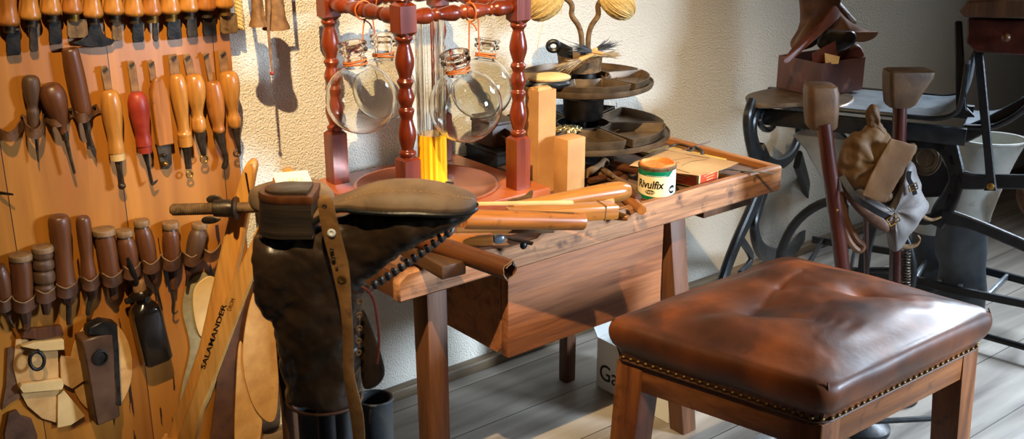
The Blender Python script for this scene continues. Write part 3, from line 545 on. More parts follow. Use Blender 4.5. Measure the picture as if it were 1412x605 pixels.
# flasks
def flask(label, px, py, rpx, npx, npy, Yp, tie, cordpts=None):
    c = onY(px, py, Yp); s = mpp(c); r = rpx*s; n = onY(npx, npy, Yp-.004); ax = (n-c); Ln = ax.length; M = frame(c, ax, (0, 1, 0))
    t = thing('glass_globe', label, 'glass globe', M, 'hanging glass globes')
    nr = r*.32; a0 = math.asin(nr*.92/r); pr = []
    for k in range(25):
        a = math.pi-.03-(math.pi-.03-a0)*k/24; pr.append((r*math.sin(a), r*math.cos(a)))
    z0 = pr[-1][1]; pr += [(nr*.9, z0+r*.07), (nr*.95, Ln-r*.22), (nr*1.25, Ln-r*.17), (nr*1.27, Ln-r*.1), (nr*1.0, Ln-r*.05), (nr*1.25, Ln+r*.02), (nr*1.3, Ln+r*.07), (nr*1.2, Ln+r*.1)]
    th = .0015; inn = [(nr*.8, Ln+r*.1), (nr*.72, Ln-r*.05), (nr*.72, z0+r*.05)]
    for k in range(25):
        a = a0+(math.pi-.03-a0)*k/24; inn.append(((r-th)*math.sin(a), (r-th)*math.cos(a)))
    inn[3] = (nr*.74, inn[3][1])
    part(t, 'globe', MB().at(M).lathe(pr+inn, 48, (True, True)), K['glass'], ang=60)
    q = z0+r*.10; mb = MB().at(M)
    mb.loop([Vector((nr*1.0*math.cos(a), nr*1.0*math.sin(a), q+.002*math.sin(2*a))) for a in [k*math.pi/10 for k in range(20)]], .0021, 7)
    mb.loop([Vector((nr*1.01*math.cos(a), nr*1.01*math.sin(a), q+.0045-.0025*math.sin(a))) for a in [k*math.pi/10 for k in range(20)]], .0019, 7)
    part(t, 'cord_collar', mb, K['cord'])
    tv = Vector(tie); side = M @ Vector((nr*1.0, -nr*.2, q)); mb = MB()
    side = M @ (Vector((M.inverted() @ tv)).xy.to_3d().normalized()*nr*1.03+Vector((0, 0, q)))
    mb.tube(cr([side, side+(tv-side)*.12+Vector((0, 0, .008)), side.lerp(tv, .6), tv-Vector((0, 0, .019))], 6), .0016, 6)
    d = Vector((0, 1, 0)) if cordpts == 'x' else Vector((1, 0, 0))      # loop round the rail, which runs along x or y
    mb.loop([tv+(d*math.cos(a)+Vector((0, 0, 1))*math.sin(a))*.0182+(Vector((1, 0, 0)) if cordpts == 'x' else Vector((0, 1, 0)))*.003*math.sin(a/2) for a in [k*math.pi/9 for k in range(18)]], .0017, 6)
    mb.tube(cr([tv-Vector((0, 0, .019)), tv+Vector((.008, -.006, -.026)), tv+Vector((.012, -.008, -.036))], 4), .0015, 6)
    part(t, 'cord', mb, K['cord'])
    return t
flask('round glass globe hanging left, between the two left rack posts', 498, 136, 49, 486, 64, 1.835, (1.130, 1.85, 1.002), 'y')
flask('glass globe hanging at the back left, mostly behind the left front globe', 530, 122, 44, 528, 52, 1.955, (1.23, 1.985, 1.002), 'x')
flask('round glass globe hanging front right, nearest the right front post', 642, 146, 51, 627, 78, 1.72, (1.275, 1.70, 1.002), 'x')
flask('glass globe at the back right, half behind the front right globe', 664, 122, 43, 672, 58, 1.86, (1.402, 1.84, 1.002), 'y')

# ------------------------------------------------------------------ tin carousel
cx, cy = 1.73, 1.86
t = thing('tin_carousel', 'black stand with two round tiers for trays beside the rack', 'stand', (cx, cy, ZT))
T0 = Matrix.Translation((cx, cy, 0))
part(t, 'base', MB().at(T0).lathe([(.085, ZT+.001), (.088, ZT+.006), (.082, ZT+.012), (.06, ZT+.034), (.035, ZT+.05), (.02, ZT+.06), (.016, ZT+.068)], 40), K['blk'])
zl, zu = .655, .775
def disc(z, r): return MB().at(Matrix.Translation((cx, cy, z))).lathe([(.012, -.004), (r*.93, -.004), (r*.985, 0), (r, .006), (r, .012), (r*.985, .013), (r*.975, .007), (r*.93, .003), (.012, .003)], 72)
part(t, 'lower_tier', disc(zl, .208), K['tray']); part(t, 'upper_tier', disc(zu, .164), K['tray'])
part(t, 'column', MB().at(T0).lathe([(.008, ZT+.05), (.008, .86)], 16), K['blk'])
part(t, 'cup', MB().at(T0).lathe([(.012, .692), (.042, .694), (.047, .70), (.049, .744), (.0505, .746), (.047, .746), (.044, .704), (.009, .70)], 36), K['blk'])
V2 = []
for sg in (-1, 1):
    P = [onH(x, y, 2.55) for x, y in ((806+sg*4, 70), (806+sg*5, 48), (806+sg*9, 34), (806+sg*18, 20), (806+sg*18, 6), (806+sg*26, -3), (806+sg*40, -8), (806+sg*52, -10))]
    off = Vector((cx, cy, 0))-Vector((P[0].x, P[0].y, 0)); off -= off.dot(RT)*RT; P = [p+off for p in P]; V2.append(P)
    part(t, 'branch', MB().tube(cr(P, 6), .0065, 10), K['rust'], label='bent V-shaped rod')
part(t, 'pot', MB().at(Matrix.Translation((cx-.008, cy+.006, 0))).lathe([(.045, zu+.032), (.05, zu+.034), (.0525, zu+.066), (.0545, zu+.07), (.052, zu+.07), (.049, zu+.038), (.009, zu+.036)], 36), K['rust'], label='round tin pot on top')
part(t, 'pot_foot', MB().at(T0).lathe([(.03, zu+.004), (.028, zu+.033), (.009, zu+.033)], 24), K['blk'])
hp = [onH(x, y, 2.53) for x, y in smooth2([(757, 56), (752, 62), (755, 70), (770, 82), (786, 85), (786, 68), (768, 57)])]
hh_ = [onH(763+7.5*math.cos(a), 63.5+6.5*math.sin(a), 2.53) for a in [k*math.pi/10 for k in range(20)]]
part(t, 'pot_handle', MB().loop(hh_, .0058, 8).poly([onH(x, y, 2.53) for x, y in [(764, 54), (790, 66), (790, 84), (777, 82), (767, 73), (772, 66)]], HD, .006, .001), K['iron'])
# pans
def sector(r1, r2, a0, a1, n=8, cr_=.007):
    o = [(r2*math.cos(math.radians(a0+(a1-a0)*k/n)), r2*math.sin(math.radians(a0+(a1-a0)*k/n))) for k in range(n+1)]
    o += [(r1*math.cos(math.radians(a1+(a0-a1)*k/3)), r1*math.sin(math.radians(a1+(a0-a1)*k/3))) for k in range(4)]
    P = [Vector((x, y, 0)) for x, y in o]; out = []
    for i, p in enumerate(P):
        a, b = P[i-1], P[(i+1) % len(P)]; d1, d2 = (a-p), (b-p); k = .35
        if i in (0, n, n+1, len(P)-1):
            u, v = p+d1.normalized()*min(cr_, d1.length*.4), p+d2.normalized()*min(cr_, d2.length*.4)
            for q in (0, .33, .67, 1): out.append(u*(1-q)**2+p*2*q*(1-q)+v*q*q)
        else: out.append(p)
    return [(p.x, p.y) for p in out]
pl_ = ['front-left', 'front', 'right-front', 'right-back', 'back', 'left-back']
def pans(z, r1, r2, n, h, grp, nm, base):
    L = []
    for i in range(n):
        a0 = base+360/n*i+2; a1 = base+360/n*(i+1)-2; M = Matrix.Translation((cx, cy, z))
        d = (Vector((math.cos(math.radians((a0+a1)/2)), math.sin(math.radians((a0+a1)/2)), 0)))
        lr, fb = d.dot(RT), d.dot(HD)
        pos = ('right' if lr > .5 else 'left' if lr < -.5 else 'middle')+' '+('front' if fb < -.25 else 'back' if fb > .25 else 'side')
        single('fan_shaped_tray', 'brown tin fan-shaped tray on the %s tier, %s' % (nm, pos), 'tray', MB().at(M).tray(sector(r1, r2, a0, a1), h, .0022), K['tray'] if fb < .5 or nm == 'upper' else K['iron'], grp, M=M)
        L.append((a0, a1))
    return L
pans(zl+.008, .062, .196, 6, .021, 'trays on the lower tier', 'lower', -100)
pans(zu+.0085, .06, .155, 5, .016, 'trays on the upper tier', 'upper', -86)
def pile(name, label, cat, cpt, rx, ry, n, fn, mt, M=None):
    mb = MB()
    for k in range(n): a = random.random()*6.28; r = math.sqrt(random.random()); fn(mb, Vector(cpt)+Vector((rx*r*math.cos(a), ry*r*math.sin(a), random.random()*.009*(1-r))))
    return setp(single(name, label, cat, mb, mt), kind='stuff')
def eyelet(mb, p):
    q = Matrix.Translation(p) @ Matrix.Rotation(random.random()*3, 4, random.choice('XYZ')) @ Matrix.Rotation(random.random()*3, 4, 'X'); mb.at(q).loop([(.0036*math.cos(a), .0036*math.sin(a), 0) for a in [k*math.pi/4 for k in range(8)]], .0011, 5); mb.at(Matrix())
def nailf(mb, p): d = Vector((random.uniform(-1, 1), random.uniform(-1, 1), random.uniform(-.15, .5))).normalized(); mb.tube([p, p+d*.014], .0008, 5)
ec = onZ(783, 178, zl+.026)
pile('eyelets', 'heap of shiny gold eyelets in a lower tray behind the short wooden block', 'eyelets', ec, .034, .03, 170, eyelet, mat('gold_eyelets', (214, 190, 130), (246, 230, 180), rough=.25, metal=.9))
for x, y, z, n, lb in ((835, 181, zl+.016, 16, 'few small nails in the front lower tray'), (845, 151, zl+.020, 14, 'small dark nails in the back lower tray'), (838, 112, zu+.014, 30, 'small rusty nails in the upper tier trays')):
    pile('nails', lb, 'nails', onZ(x, y, z), .028, .022, n, nailf, K['rust'])
# brushes in the pot
def brush(label, a, b, w, hc, bc):
    A, B = Vector(a), Vector(b); d = (B-A).normalized(); t = thing('brush', label, 'brush', A, 'brushes in the tin pot'); mid = A.lerp(B, .45)
    part(t, 'handle', MB().tube([A, A.lerp(B, .25), mid], [.0035, .005, .006], 10), hc); mb = MB()
    for k in range(90):
        u = Vector((random.gauss(0, 1), random.gauss(0, 1), random.gauss(0, .6)))*w; mb.tube([mid+u*.3, mid.lerp(B, .6)+u*.8, B+u*1.3+d*random.uniform(-.01, .008)], [.0009, .0007, .0003], 4)
    part(t, 'bristles', mb, bc)
hpt = lambda x, y, d: onH(x, y, d)
br1 = mat('dark_blue_grey_bristles', (44, 50, 60), (84, 90, 100), sc=90, rough=.6); br2 = mat('pale_bristles', (140, 116, 84), (196, 176, 140), sc=90, rough=.7)
dd = 2.50
brush('brush with blue-grey bristles lying leftwards over the pot rim', hpt(832, 74, dd), hpt(794, 66, dd), .0085, K['tan'], br1)
brush('brush with pale bristles hanging over the left front of the pot', hpt(818, 75, dd-.04), hpt(776, 92, dd-.06), .0075, K['tan'], br2)
brush('brush with dark splayed bristles pointing right', hpt(808, 74, dd+.02), hpt(842, 61, dd+.04), .0075, K['ltan'], br1)
brush('thin brush with pale wispy bristles pointing far right', hpt(800, 78, dd+.02), hpt(851, 75, dd+.03), .005, K['ltan'], br2)
# twine
for lb, (x, y), P in (('ball of hemp twine on the left rod end, loose threads hanging', (752, 6), V2[0]), ('ball of hemp twine on the right rod end', (850, 4), V2[1])):
    e = P[-1]; c = e+RT*((x-706)/FPX*2.53-(e-CP).dot(RT)); c.z = onH(x, y, (e-CP).dot(HD)).z
    t = thing('twine_ball', lb, 'twine', c, 'balls of hemp twine'); sg = -1 if x < 800 else 1
    q = Matrix.Translation(c) @ Matrix.Rotation(math.radians(38*sg), 4, HD) 
    part(t, 'ball', MB().at(q @ Matrix.Rotation(-YAW, 4, 'Z')).ell((0, 0, 0), (.044, .031, .031), 24, 16), K['twine']); mb = MB().at(q @ Matrix.Rotation(-YAW, 4, 'Z'))
    for k in range(70):
        ph = random.uniform(-.5, .5); th = random.uniform(0, 3.14); rr = random.uniform(.97, 1.05)
        mb.loop([Vector((.045*rr*math.cos(a)*math.cos(ph), .032*rr*math.sin(a)*math.cos(th)-.01*math.cos(a)*math.sin(ph), .032*rr*math.sin(a)*math.sin(th)+.01*math.cos(a)*math.sin(ph))) for a in [j*math.pi/10 for j in range(20)]], .0011, 5)
    part(t, 'windings', mb, K['twine'])
    if x < 800:
        mb = MB(); mb.tube(cr([c+Vector((0, 0, -.022)), onH(744, 50, 2.50), onH(741, 72, 2.50), onH(742, 80, 2.50)], 6), .0007, 5)
        mb.tube(cr([c+RT*.03, onH(772, 8, 2.50), onH(774, 18, 2.50), onH(762, 20, 2.50)], 6), .0007, 5); part(t, 'loose_thread', mb, K['twine'])

# round pad on the upper tier at left
cb = onZ(756, 120, zu+.022)
t = thing('shoe_brush', 'oval shoe brush with pale back and dark bristles on the upper tier', 'brush', rotz(cb, -YAW+.2))
M = MW[t.name]
part(t, 'bristles', MB().at(M).ell((0, 0, .008), (.052, .026, .015), 24, 8), K['iron']); part(t, 'back', MB().at(M).ell((.002, 0, .021), (.05, .025, .012), 24, 10), K['ltan'])

# ------------------------------------------------------------------ tall wood blocks
K['block'] = mat('tan_cardboard', (178, 126, 70), (202, 150, 88), sc=14, rough=.7, spots=(160, 104, 58), spsc=40, spth=.68)
c0 = onZ(741, 276, ZT); a = rotz((1.495, 1.742, ZT), -.05)
t = thing('cardboard_tube_box', 'tall open-topped square tan box standing just right of the rack', 'box', a)
mb = MB().at(a).rings([[(sx*q, sy*q, z) for sx, sy in ((-1, -1), (1, -1), (1, 1), (-1, 1))] for q, z in ((.0235, .001), (.0235, .228), (.0215, .228), (.0215, .19))]); part(t, 'box', mb, K['block'], smooth=False)
part(t, 'paper_fill', MB().at(a).box((-.0205, -.0205, .195), (.0205, .0205, .225), .003).hexa([(-.02, -.015, .225), (.018, -.018, .225), (.02, .0, .225), (-.015, .005, .225)], [(-.019, -.017, .235), (.016, -.014, .232), (.018, .0, .233), (-.016, .003, .2335)], 0), K['tan'])
single('wooden_block', 'shorter square tan wooden block standing in front of the trays', 'block', MB().at(rotz((1.525, 1.68, ZT), .02)).box((-.0265, -.0225, 0.001), (.0265, .0225, .130), .003), K['block'], M=rotz((1.525, 1.68, ZT), .02))

# ------------------------------------------------------------------ paint / glue tin with lettering
def textmesh(txt, size, ext=.0003, bold=0):
    cu = bpy.data.curves.new('lettering', 'FONT'); cu.body = txt; cu.size = size; cu.extrude = ext; cu.offset = bold; cu.align_x = 'CENTER'; cu.resolution_u = 3
    o = bpy.data.objects.new('lettering', cu); COL.objects.link(o); dg = bpy.context.evaluated_depsgraph_get(); dg.update()
    me = o.evaluated_get(dg).to_mesh(); bm = bmesh.new(); bm.from_mesh(me); bmesh.ops.triangulate(bm, faces=bm.faces[:]); bmesh.ops.remove_doubles(bm, verts=bm.verts[:], dist=1e-6)
    for _ in range(1): bmesh.ops.subdivide_edges(bm, edges=[e for e in bm.edges if e.calc_length() > size*.25], cuts=1)
    bm.verts.index_update(); v = [q.co.copy() for q in bm.verts]; f = [[w.index for w in g.verts] for g in bm.faces]; bm.free(); COL.objects.unlink(o); bpy.data.objects.remove(o); bpy.data.curves.remove(cu)
    return v, f
def matc(n, c, **k): return mat(n, c, tuple(min(255, v+6) for v in c), **k)
tc_ = onZ(902, 276, ZT); tc_ = Vector((1.657, 1.545, 0)); Rc, Hc = .0405, .0755; Mt = rotz((tc_.x, tc_.y, ZT+.001), 0)
# angle of the face turned to the camera
fa = math.atan2(-tc_.y, -tc_.x)
t = thing('glue_tin', 'open green and cream glue tin with orange lid crust, on the rim', 'tin', Mt)
part(t, 'body', MB().at(Mt).lathe([(.0375, 0), (.0395, .002), (.0395, .004), (Rc-.001, .005), (Rc-.001, Hc-.008), (Rc+.001, Hc-.005), (Rc+.001, Hc-.002), (Rc-.001, Hc), (Rc-.005, Hc), (Rc-.007, Hc-.006), (.004, Hc-.007)], 56), K['rust'], label='rusty metal rim')
part(t, 'glue', MB().at(Mt).rings([[Vector((r*(1+.02*math.sin(5*q)+.015*math.sin(9*q+1))*math.cos(q), r*(1+.02*math.sin(5*q))*math.sin(q), z+dz*math.sin(3*q+1))) for q in [j*math.pi/24 for j in range(48)]] for r, z, dz in ((.0385, Hc-.004, 0), (.0378, Hc+.002, .0008), (.0345, Hc+.0035, .001), (.0325, Hc-.002, .0005), (.02, Hc-.004, 0), (.008, Hc-.0032, .001), (.001, Hc-.003, 0))]), mat('dried_orange_glue', (222, 110, 42), (240, 146, 70), sc=40, rough=.6, c3=(232, 128, 54), spots=(150, 84, 44), spsc=26, spth=.62), label='dried orange glue')
K['green'] = matc('green_tin_paint', (0, 112, 74), rough=.3); K['creamp'] = matc('cream_label', (240, 222, 168), rough=.4); K['ink'] = matc('black_ink', (16, 14, 14), rough=.4); K['white'] = matc('white_paint', (236, 240, 236), rough=.4)
def cylband(z0, z1, a0, a1, r, n=40, zf=None):
    P = []; fs = []
    for j in range(n+1):
        a = a0+(a1-a0)*j/n; 
        zz0, zz1 = (z0, z1) if zf is None else zf(a)
        P += [(r*math.cos(a), r*math.sin(a), zz0), (r*math.cos(a), r*math.sin(a), zz1)]
    for j in range(n): fs.append([2*j, 2*j+2, 2*j+3, 2*j+1])
    return P, fs
mb = MB().at(Mt); mb.lathe([(Rc-.0012, .0055), (Rc-.0004, .0055), (Rc-.0004, Hc-.009), (Rc-.0012, Hc-.009)], 56, (False, False)); part(t, 'label_band', mb, K['green'])
lp_ = part(t, 'label_panel', MB().at(Mt).add(*cylband(.013, Hc-.023, fa-1.5, fa+1.5, Rc-.0001, zf=lambda a: (.0115+.004*abs((a-fa)-.1)**2*.6, Hc-.020))), K['creamp'])
part(t, 'label_panel', MB().at(Mt).add(*cylband(.02, Hc-.012, fa+.72, fa+1.35, Rc+.0001, zf=lambda a: (.016, Hc-.018+.010*min(1, max(0, (a-fa-.72)*4))))), K['white'], label='white side panel')
part(t, 'line', MB().at(Mt).add(*cylband(Hc-.0185, Hc-.0178, fa-.6, fa+.5, Rc+.0002)), K['white'])
def cyltext(txt, size, a, z, bold=0, mt='ink', nm='lettering', sx=1, sh=.15, rr=.0002):
    v, f = textmesh(txt, size, .0002, bold); R = Rc+rr
    P = [((R+q.z)*math.cos(a+(q.x*sx+q.y*sh)/Rc), (R+q.z)*math.sin(a+(q.x*sx+q.y*sh)/Rc), z+q.y) for q in v]
    return part(lp_, nm, MB().at(Mt).add(P, f), K[mt], smooth=False)
cyltext('Rivulfix', .0235, fa-.40, .0300, .0006, sx=.88)
def cyldisc(a, z, ra, rz, mt, nm, rr=.0003, n=28):
    R = Rc+rr; P = [(R*math.cos(a), R*math.sin(a), z)]+[(R*math.cos(a+ra/Rc*math.cos(q)), R*math.sin(a+ra/Rc*math.cos(q)), z+rz*math.sin(q)) for q in [k*2*math.pi/n for k in range(n)]]
    part(lp_, nm, MB().at(Mt).add(P, [[0, 1+k, 1+(k+1) % n] for k in range(n)]), K[mt], smooth=False)
cyldisc(fa-.34, .0215, .0115, .0048, 'ink', 'oval_mark'); cyltext('Velpo', .0085, fa-.34, .0193, .0001, 'creamp', sx=1.1, rr=.0006)
cyldisc(fa+.93, .026, .009, .0095, 'ink', 'round_mark'); cyltext('16', .010, fa+.93, .0225, .0004, 'white', rr=.0006)

# ------------------------------------------------------------------ red label box and paper
def facebox(name, label, cat, M, dx, dy, dz, mt): 
    t = thing(name, label, cat, M); part(t, 'carton', MB().at(M).box((0, 0, 0), (dx, dy, dz), .0015), mt); return t
K['carton'] = matc('cream_carton', (232, 196, 130), rough=.5); K['redl'] = matc('orange_red_label', (214, 74, 40), rough=.4)
p0 = onZ(962, 264, ZT+.002); M = rotz((p0.x+.0, p0.y, ZT+.001), math.radians(-2))
M = rotz((1.772, 1.526, ZT+.001), math.radians(10))
t = facebox('tack_carton', 'cream carton with orange-red labels on its sides under the brown paper', 'carton', M, .084, .105, .036, K['carton'])
part(t, 'side_label', MB().at(M).box((.006, -.0006, .0035), (.078, .0002, .033), .0001), K['redl']); part(t, 'side_label', MB().at(M).box((-.0006, .006, .0035), (.0002, .099, .033), .0001), K['redl'])
for face in (0, 1):
    for zz, w in ((.024, .052), (.018, .034), (.012, .028)):
        if face == 0: mb = MB().at(M).box((.046-w/2, -.001, zz), (.046+w/2, -.0005, zz+.0014), 0)
        else: mb = MB().at(M).box((-.001, .052-w/2, zz), (-.0005, .052+w/2, zz+.0014), 0)
        part(t, 'print_line', mb, K['carton'])
# brown paper sheet, slightly curled
def sheet(name, label, cat, corners, mt, sag=.004, n=12, th=.0008, g=None, curl=.0):
    a, b, c, d = [Vector(p) for p in corners]; top = []
    for i in range(n+1):
        for j in range(n+1):
            u, v = i/n, j/n; p = a.lerp(b, u).lerp(d.lerp(c, u), v); p.z += sag*math.sin(u*math.pi*1.3+.4)*math.sin(v*3)+curl*(u**4)+.0015*noise.noise(Vector((u*4, v*4, 3))); top.append(p)
    N = n+1; fs = [[i*N+j, i*N+j+1, (i+1)*N+j+1, (i+1)*N+j] for i in range(n) for j in range(n)]; bot = [p-Vector((0, 0, th)) for p in top]; k = len(top); fs += [[q+k for q in f[::-1]] for f in fs]
    edge = [i*N for i in range(N)]+[n*N+j for j in range(1, N)]+[i*N+n for i in range(n-1, -1, -1)]+[j for j in range(n-1, 0, -1)]
    fs += [[edge[i], edge[(i+1) % len(edge)], edge[(i+1) % len(edge)]+k, edge[i]+k] for i in range(len(edge))]
    t = thing(name, label, cat, (a+c)/2, g); part(t, 'sheet', MB().add(top+bot, fs), mt); return t, (lambda u, v: top[int(round(u*n))*N+int(round(v*n))])
K['kraft'] = mat('kraft_paper', (182, 138, 84), (204, 162, 106), sc=9, rough=.75)
cs = [onZ(880, 232, .622), onZ(966, 243, .622), onZ(1018, 226, .626), onZ(916, 203, .620)]
cs = [onZ(868, 228, .629), onZ(962, 243, .628), onZ(1019, 225, .631), onZ(915, 201, .628)]
t, fn = sheet('brown_paper_pad', 'brown paper pad with faint printed frame lying over the carton', 'paper', cs, K['kraft'], curl=.002)
mb = MB(); q = lambda u, v: cs[0].lerp(cs[1], u).lerp(cs[3].lerp(cs[2], u), v)
for pa in ([(.12, .15), (.12, .85)], [(.12, .15), (.8, .12)], [(.3, .3), (.5, .75)], [(.42, .3), (.48, .45)], [(.55, .35), (.68, .8)], [(.12, .85), (.7, .88)]):
    mb.tube([fn(*pa[0])+Vector((0, 0, .0003)), fn((pa[0][0]+pa[1][0])/2, (pa[0][1]+pa[1][1])/2)+Vector((0, 0, .0003)), fn(*pa[1])+Vector((0, 0, .0003))], .0005, 4)
part(t, 'print_line', mb, K['dleat'])
single('cream_dish', 'small cream bowl half hidden behind the carton near the bench corner', 'dish', MB().at(rotz((1.862+.03, 1.60, ZT+.001), 0)).lathe([(.022, 0), (.026, .002), (.036, .024), (.037, .026), (.034, .026), (.025, .005), (.001, .004)], 32), K['creamp'], M=rotz((1.892, 1.60, ZT+.001), 0))
single('yellow_folder', 'thin yellow board lying flat near the right bench corner', 'board', MB().at(rotz((1.93, 1.70, ZT+.0005), .1)).box((-.045, -.07, 0), (.06, .11, .006), .001), matc('yellow_card', (206, 156, 40), rough=.5), M=rotz((1.93, 1.70, ZT), .1))
# pincers, dividers on the right
def rod(name, label, cat, P, r, mt, g=None, n=8): return single(name, label, cat, MB().tube(cr(P, 6), r, n), mt, g)
Z = lambda x, y, z: onZ(x, y, z)
t = thing('pincers', 'dark iron pincers with open handles lying behind the brown paper', 'pincers', Z(940, 205, .62))
part(t, 'handle', MB().tube(cr([Z(923, 203, .625), Z(932, 199, .628), Z(945, 201, .628), Z(955, 205, .628)], 6), [.003]*19, 8), K['steel'])
part(t, 'handle', MB().tube(cr([Z(931, 206, .625), Z(940, 209, .626), Z(950, 208, .627), Z(958, 206, .628)], 6), [.003]*19, 8), K['steel'])
part(t, 'jaw', MB().tube(cr([Z(953, 205, .628), Z(960, 204, .629), Z(968, 209, .627), Z(967, 214, .624)], 6), .0045, 10), K['steel'])
rod('awl_needle', 'thin brown spike sticking out to the right behind the paper', 'awl', [Z(940, 207, .628), Z(958, 202, .63), Z(980, 195, .635)], .0018, K['brown'])
single('steel_ruler', 'thin grey steel rule resting across the right bench corner', 'ruler', MB().beam(Z(1000, 233, .606), Z(1068, 239, .606), .007, .0015, (0, 0, 1)), K['sheet'])
rod('dividers', 'small dark dividers lying beside the yellow board', 'dividers', [Z(1022, 236, .592), Z(1037, 238, .594), Z(1052, 232, .592)], .003, K['blk'])

# handled tools lying on the bench: built along an axis a->b
def hand(name, label, cat, a, b, prof, mt, g=None, ends=None, flat=1, nm='handle', roll=0):
    A, B = Vector(a), Vector(b); M = frame(A, B-A, (0, 0, 1)); L = (B-A).length
    t = thing(name, label, cat, M, g); pr = [(q.x, q.y*L) for q in cr([Vector((r, z, 0)) for z, r in prof], 4)]
    n = 20; mb = MB().at(M @ Matrix.Rotation(roll, 4, 'Z')).rings([[Vector((r*math.cos(2*math.pi*j/n), r*flat*math.sin(2*math.pi*j/n), z)) for j in range(n)] for r, z in pr]); part(t, nm, mb, mt)
    for e in ends or (): part(t, e[0], e[1](MB().at(M), L), e[2])
    return t
# big foreground handle
hand('hammer', 'long round wooden handle lying flat at front, pale sawn end facing right', 'handle', onH(640, 302, 1.83)+Vector((0,0,0)), onH(803, 305, 1.93), [(0, .016), (.05, .0178), (.5, .0178), (.95, .0172), (1, .0163)], K['toolb'], 'wooden tool handles on the bench',
     [('end_grain', lambda m, L: m.lathe([(.016, L), (.0152, L+.0012), (.001, L+.0014)], 20), K['ltan'])])
hand('hammer', 'swelling golden handle slanting up across the pile, left of the glue tin', 'handle', onH(705, 287, 1.93), onH(866, 262, 2.06), [(0, .012), (.2, .0135), (.5, .017), (.8, .0205), (.93, .0198), (1, .0135)], K['tool'], 'wooden tool handles on the bench',
     [('end_grain', lambda m, L: m.lathe([(.0133, L), (.011, L+.0016), (.001, L+.002)], 20), K['ltan'])])
A, B = onH(700, 298, 1.90), onH(848, 289, 1.98)
t = thing('wooden_plane_stock', 'squared orange-brown wooden stock wedged between the round handles', 'handle', frame(A, B-A, (0, 0, 1)))
part(t, 'stock', MB().beam(A, B, .036, .028, (0, 0, 1), .04, .004), K['tool']); A2 = A.lerp(B, .86); part(t, 'band', MB().beam(A2, A.lerp(B, .875), .0415, .0305, (0, 0, 1)), K['rust'])
A, B = onH(720, 290, 1.99), onH(845, 278, 2.03); t = thing('wooden_last_wedge', 'pale orange wooden wedge lying behind the squared stock', 'block', frame(A, B-A, (0, 0, 1))); part(t, 'block', MB().beam(A, B, .028, .024, (0, 0, 1), .034, .006), K['block'])
# knife with pale blade
A, B = onH(652, 281, 1.84), onH(790, 279, 1.9)
t = thing('long_bone_folder', 'thin pale metal rod lying across the handles, pointing out from the boot toe', 'rod', frame(A, B-A, (0, 0, 1))); part(t, 'rod', MB().beam(A, B, .005, .007, (0, 0, 1), .011, .002), K['ltan'])
# rolled leather overhanging the rim
A, B = onH(568, 327, 1.735), onH(706, 377, 1.60)
A, B = onZ(573, 328, .642), onZ(703, 373, .622); d = (B-A).normalized(); M = frame(A, d, (0, 0, 1)); L = (B-A).length
t = thing('leather_roll', 'rolled brown leather tube sticking out over the front rim, ragged open end', 'leather roll', M)
R = []; n = 44; r0 = .0188
def spir(z, k): return [Vector(((r0*k-.0035*(j/n))*math.cos(2*math.pi*1.25*j/n+1), (r0*k-.0035*(j/n))*math.sin(2*math.pi*1.25*j/n+1), z)) for j in range(n+1)]
outer = [spir(L*k/10, .94+.08*k/10) for k in range(10)]+[[p+Vector((0, 0, .003*math.sin(j*.5)+.001*math.sin(j*1.3))) for j, p in enumerate(spir(L, 1.04))]]
mb = MB().at(M).rings(outer, (False, False), False); inner = [[p*1 - Vector((p.x, p.y, 0)).normalized()*.0022 for p in q] for q in outer]; mb.rings(inner, (False, False), False)
mb.rings([outer[-1], inner[-1]], (False, False), False).rings([outer[0], inner[0]], (False, False), False); part(t, 'roll', mb, K['brown'])
part(t, 'frayed_edge', MB().at(M).tube([p+Vector((0, 0, .0005)) for p in outer[-1]], .0009, 6), K['mush'])
part(t, 'core', MB().at(M).lathe([(.013, .004), (.0135, L*.9)], 14), K['brown'])
# whetstone board under the roll
A, B = onZ(566, 345, .606), onZ(618, 374, .606); t = thing('sharpening_board', 'dark grey-brown board lying under the leather roll at the left rim', 'board', frame(A, B-A, (0, 0, 1)))
part(t, 'board', MB().beam(A+Vector((0, 0, .010)), B+Vector((0, 0, .008))+ (B-A).normalized()*.02, .05, .026, (0, 0, 1), .05, .003), K['dkwood'])
# flat reddish handle
A, B = onZ(592, 331, .612), onZ(697, 329, .612); t = thing('knife', 'flat reddish wooden knife handle with grey pointed tip by the front rim', 'knife', frame(A, B-A, (0, 0, 1)))
part(t, 'handle', MB().beam(A, A.lerp(B, .84), .028, .020, (0, 0, 1), .028, .006), K['toolb']); part(t, 'tip', MB().beam(A.lerp(B, .84), B, .026, .017, (0, 0, 1), .012, .006), K['sheet'])
t = thing('skiving_knife', 'slim dark blade lying on the front rim beside the reddish handle', 'knife', onZ(720, 326, .606)); part(t, 'blade', MB().beam(onZ(700, 328, .612), onZ(735, 336, .604), .012, .003, (0, 0, 1), .016), K['steel']); part(t, 'ferrule', MB().ell(onZ(722, 338, .602), (.008, .006, .008), 12, 8), K['iron'])
# brown paper-thin tools under the big handle
for i, (p, q, w, lb, mt) in enumerate((((630, 318), (764, 317), .020, 'flat pale wooden slat lying under the long front handle', 'mush'), ((560, 352), (600, 372), .012, 'thin brown stick at the left rim behind the boot lacing', 'brown'))):
    A, B = onZ(*p, .606), onZ(*q, .606); t = thing('wooden_rule', lb, 'slat', frame(A, B-A, (0, 0, 1))); part(t, 'slat', MB().beam(A, B, w, .007, (0, 0, 1), w*.8, .001), K[mt])
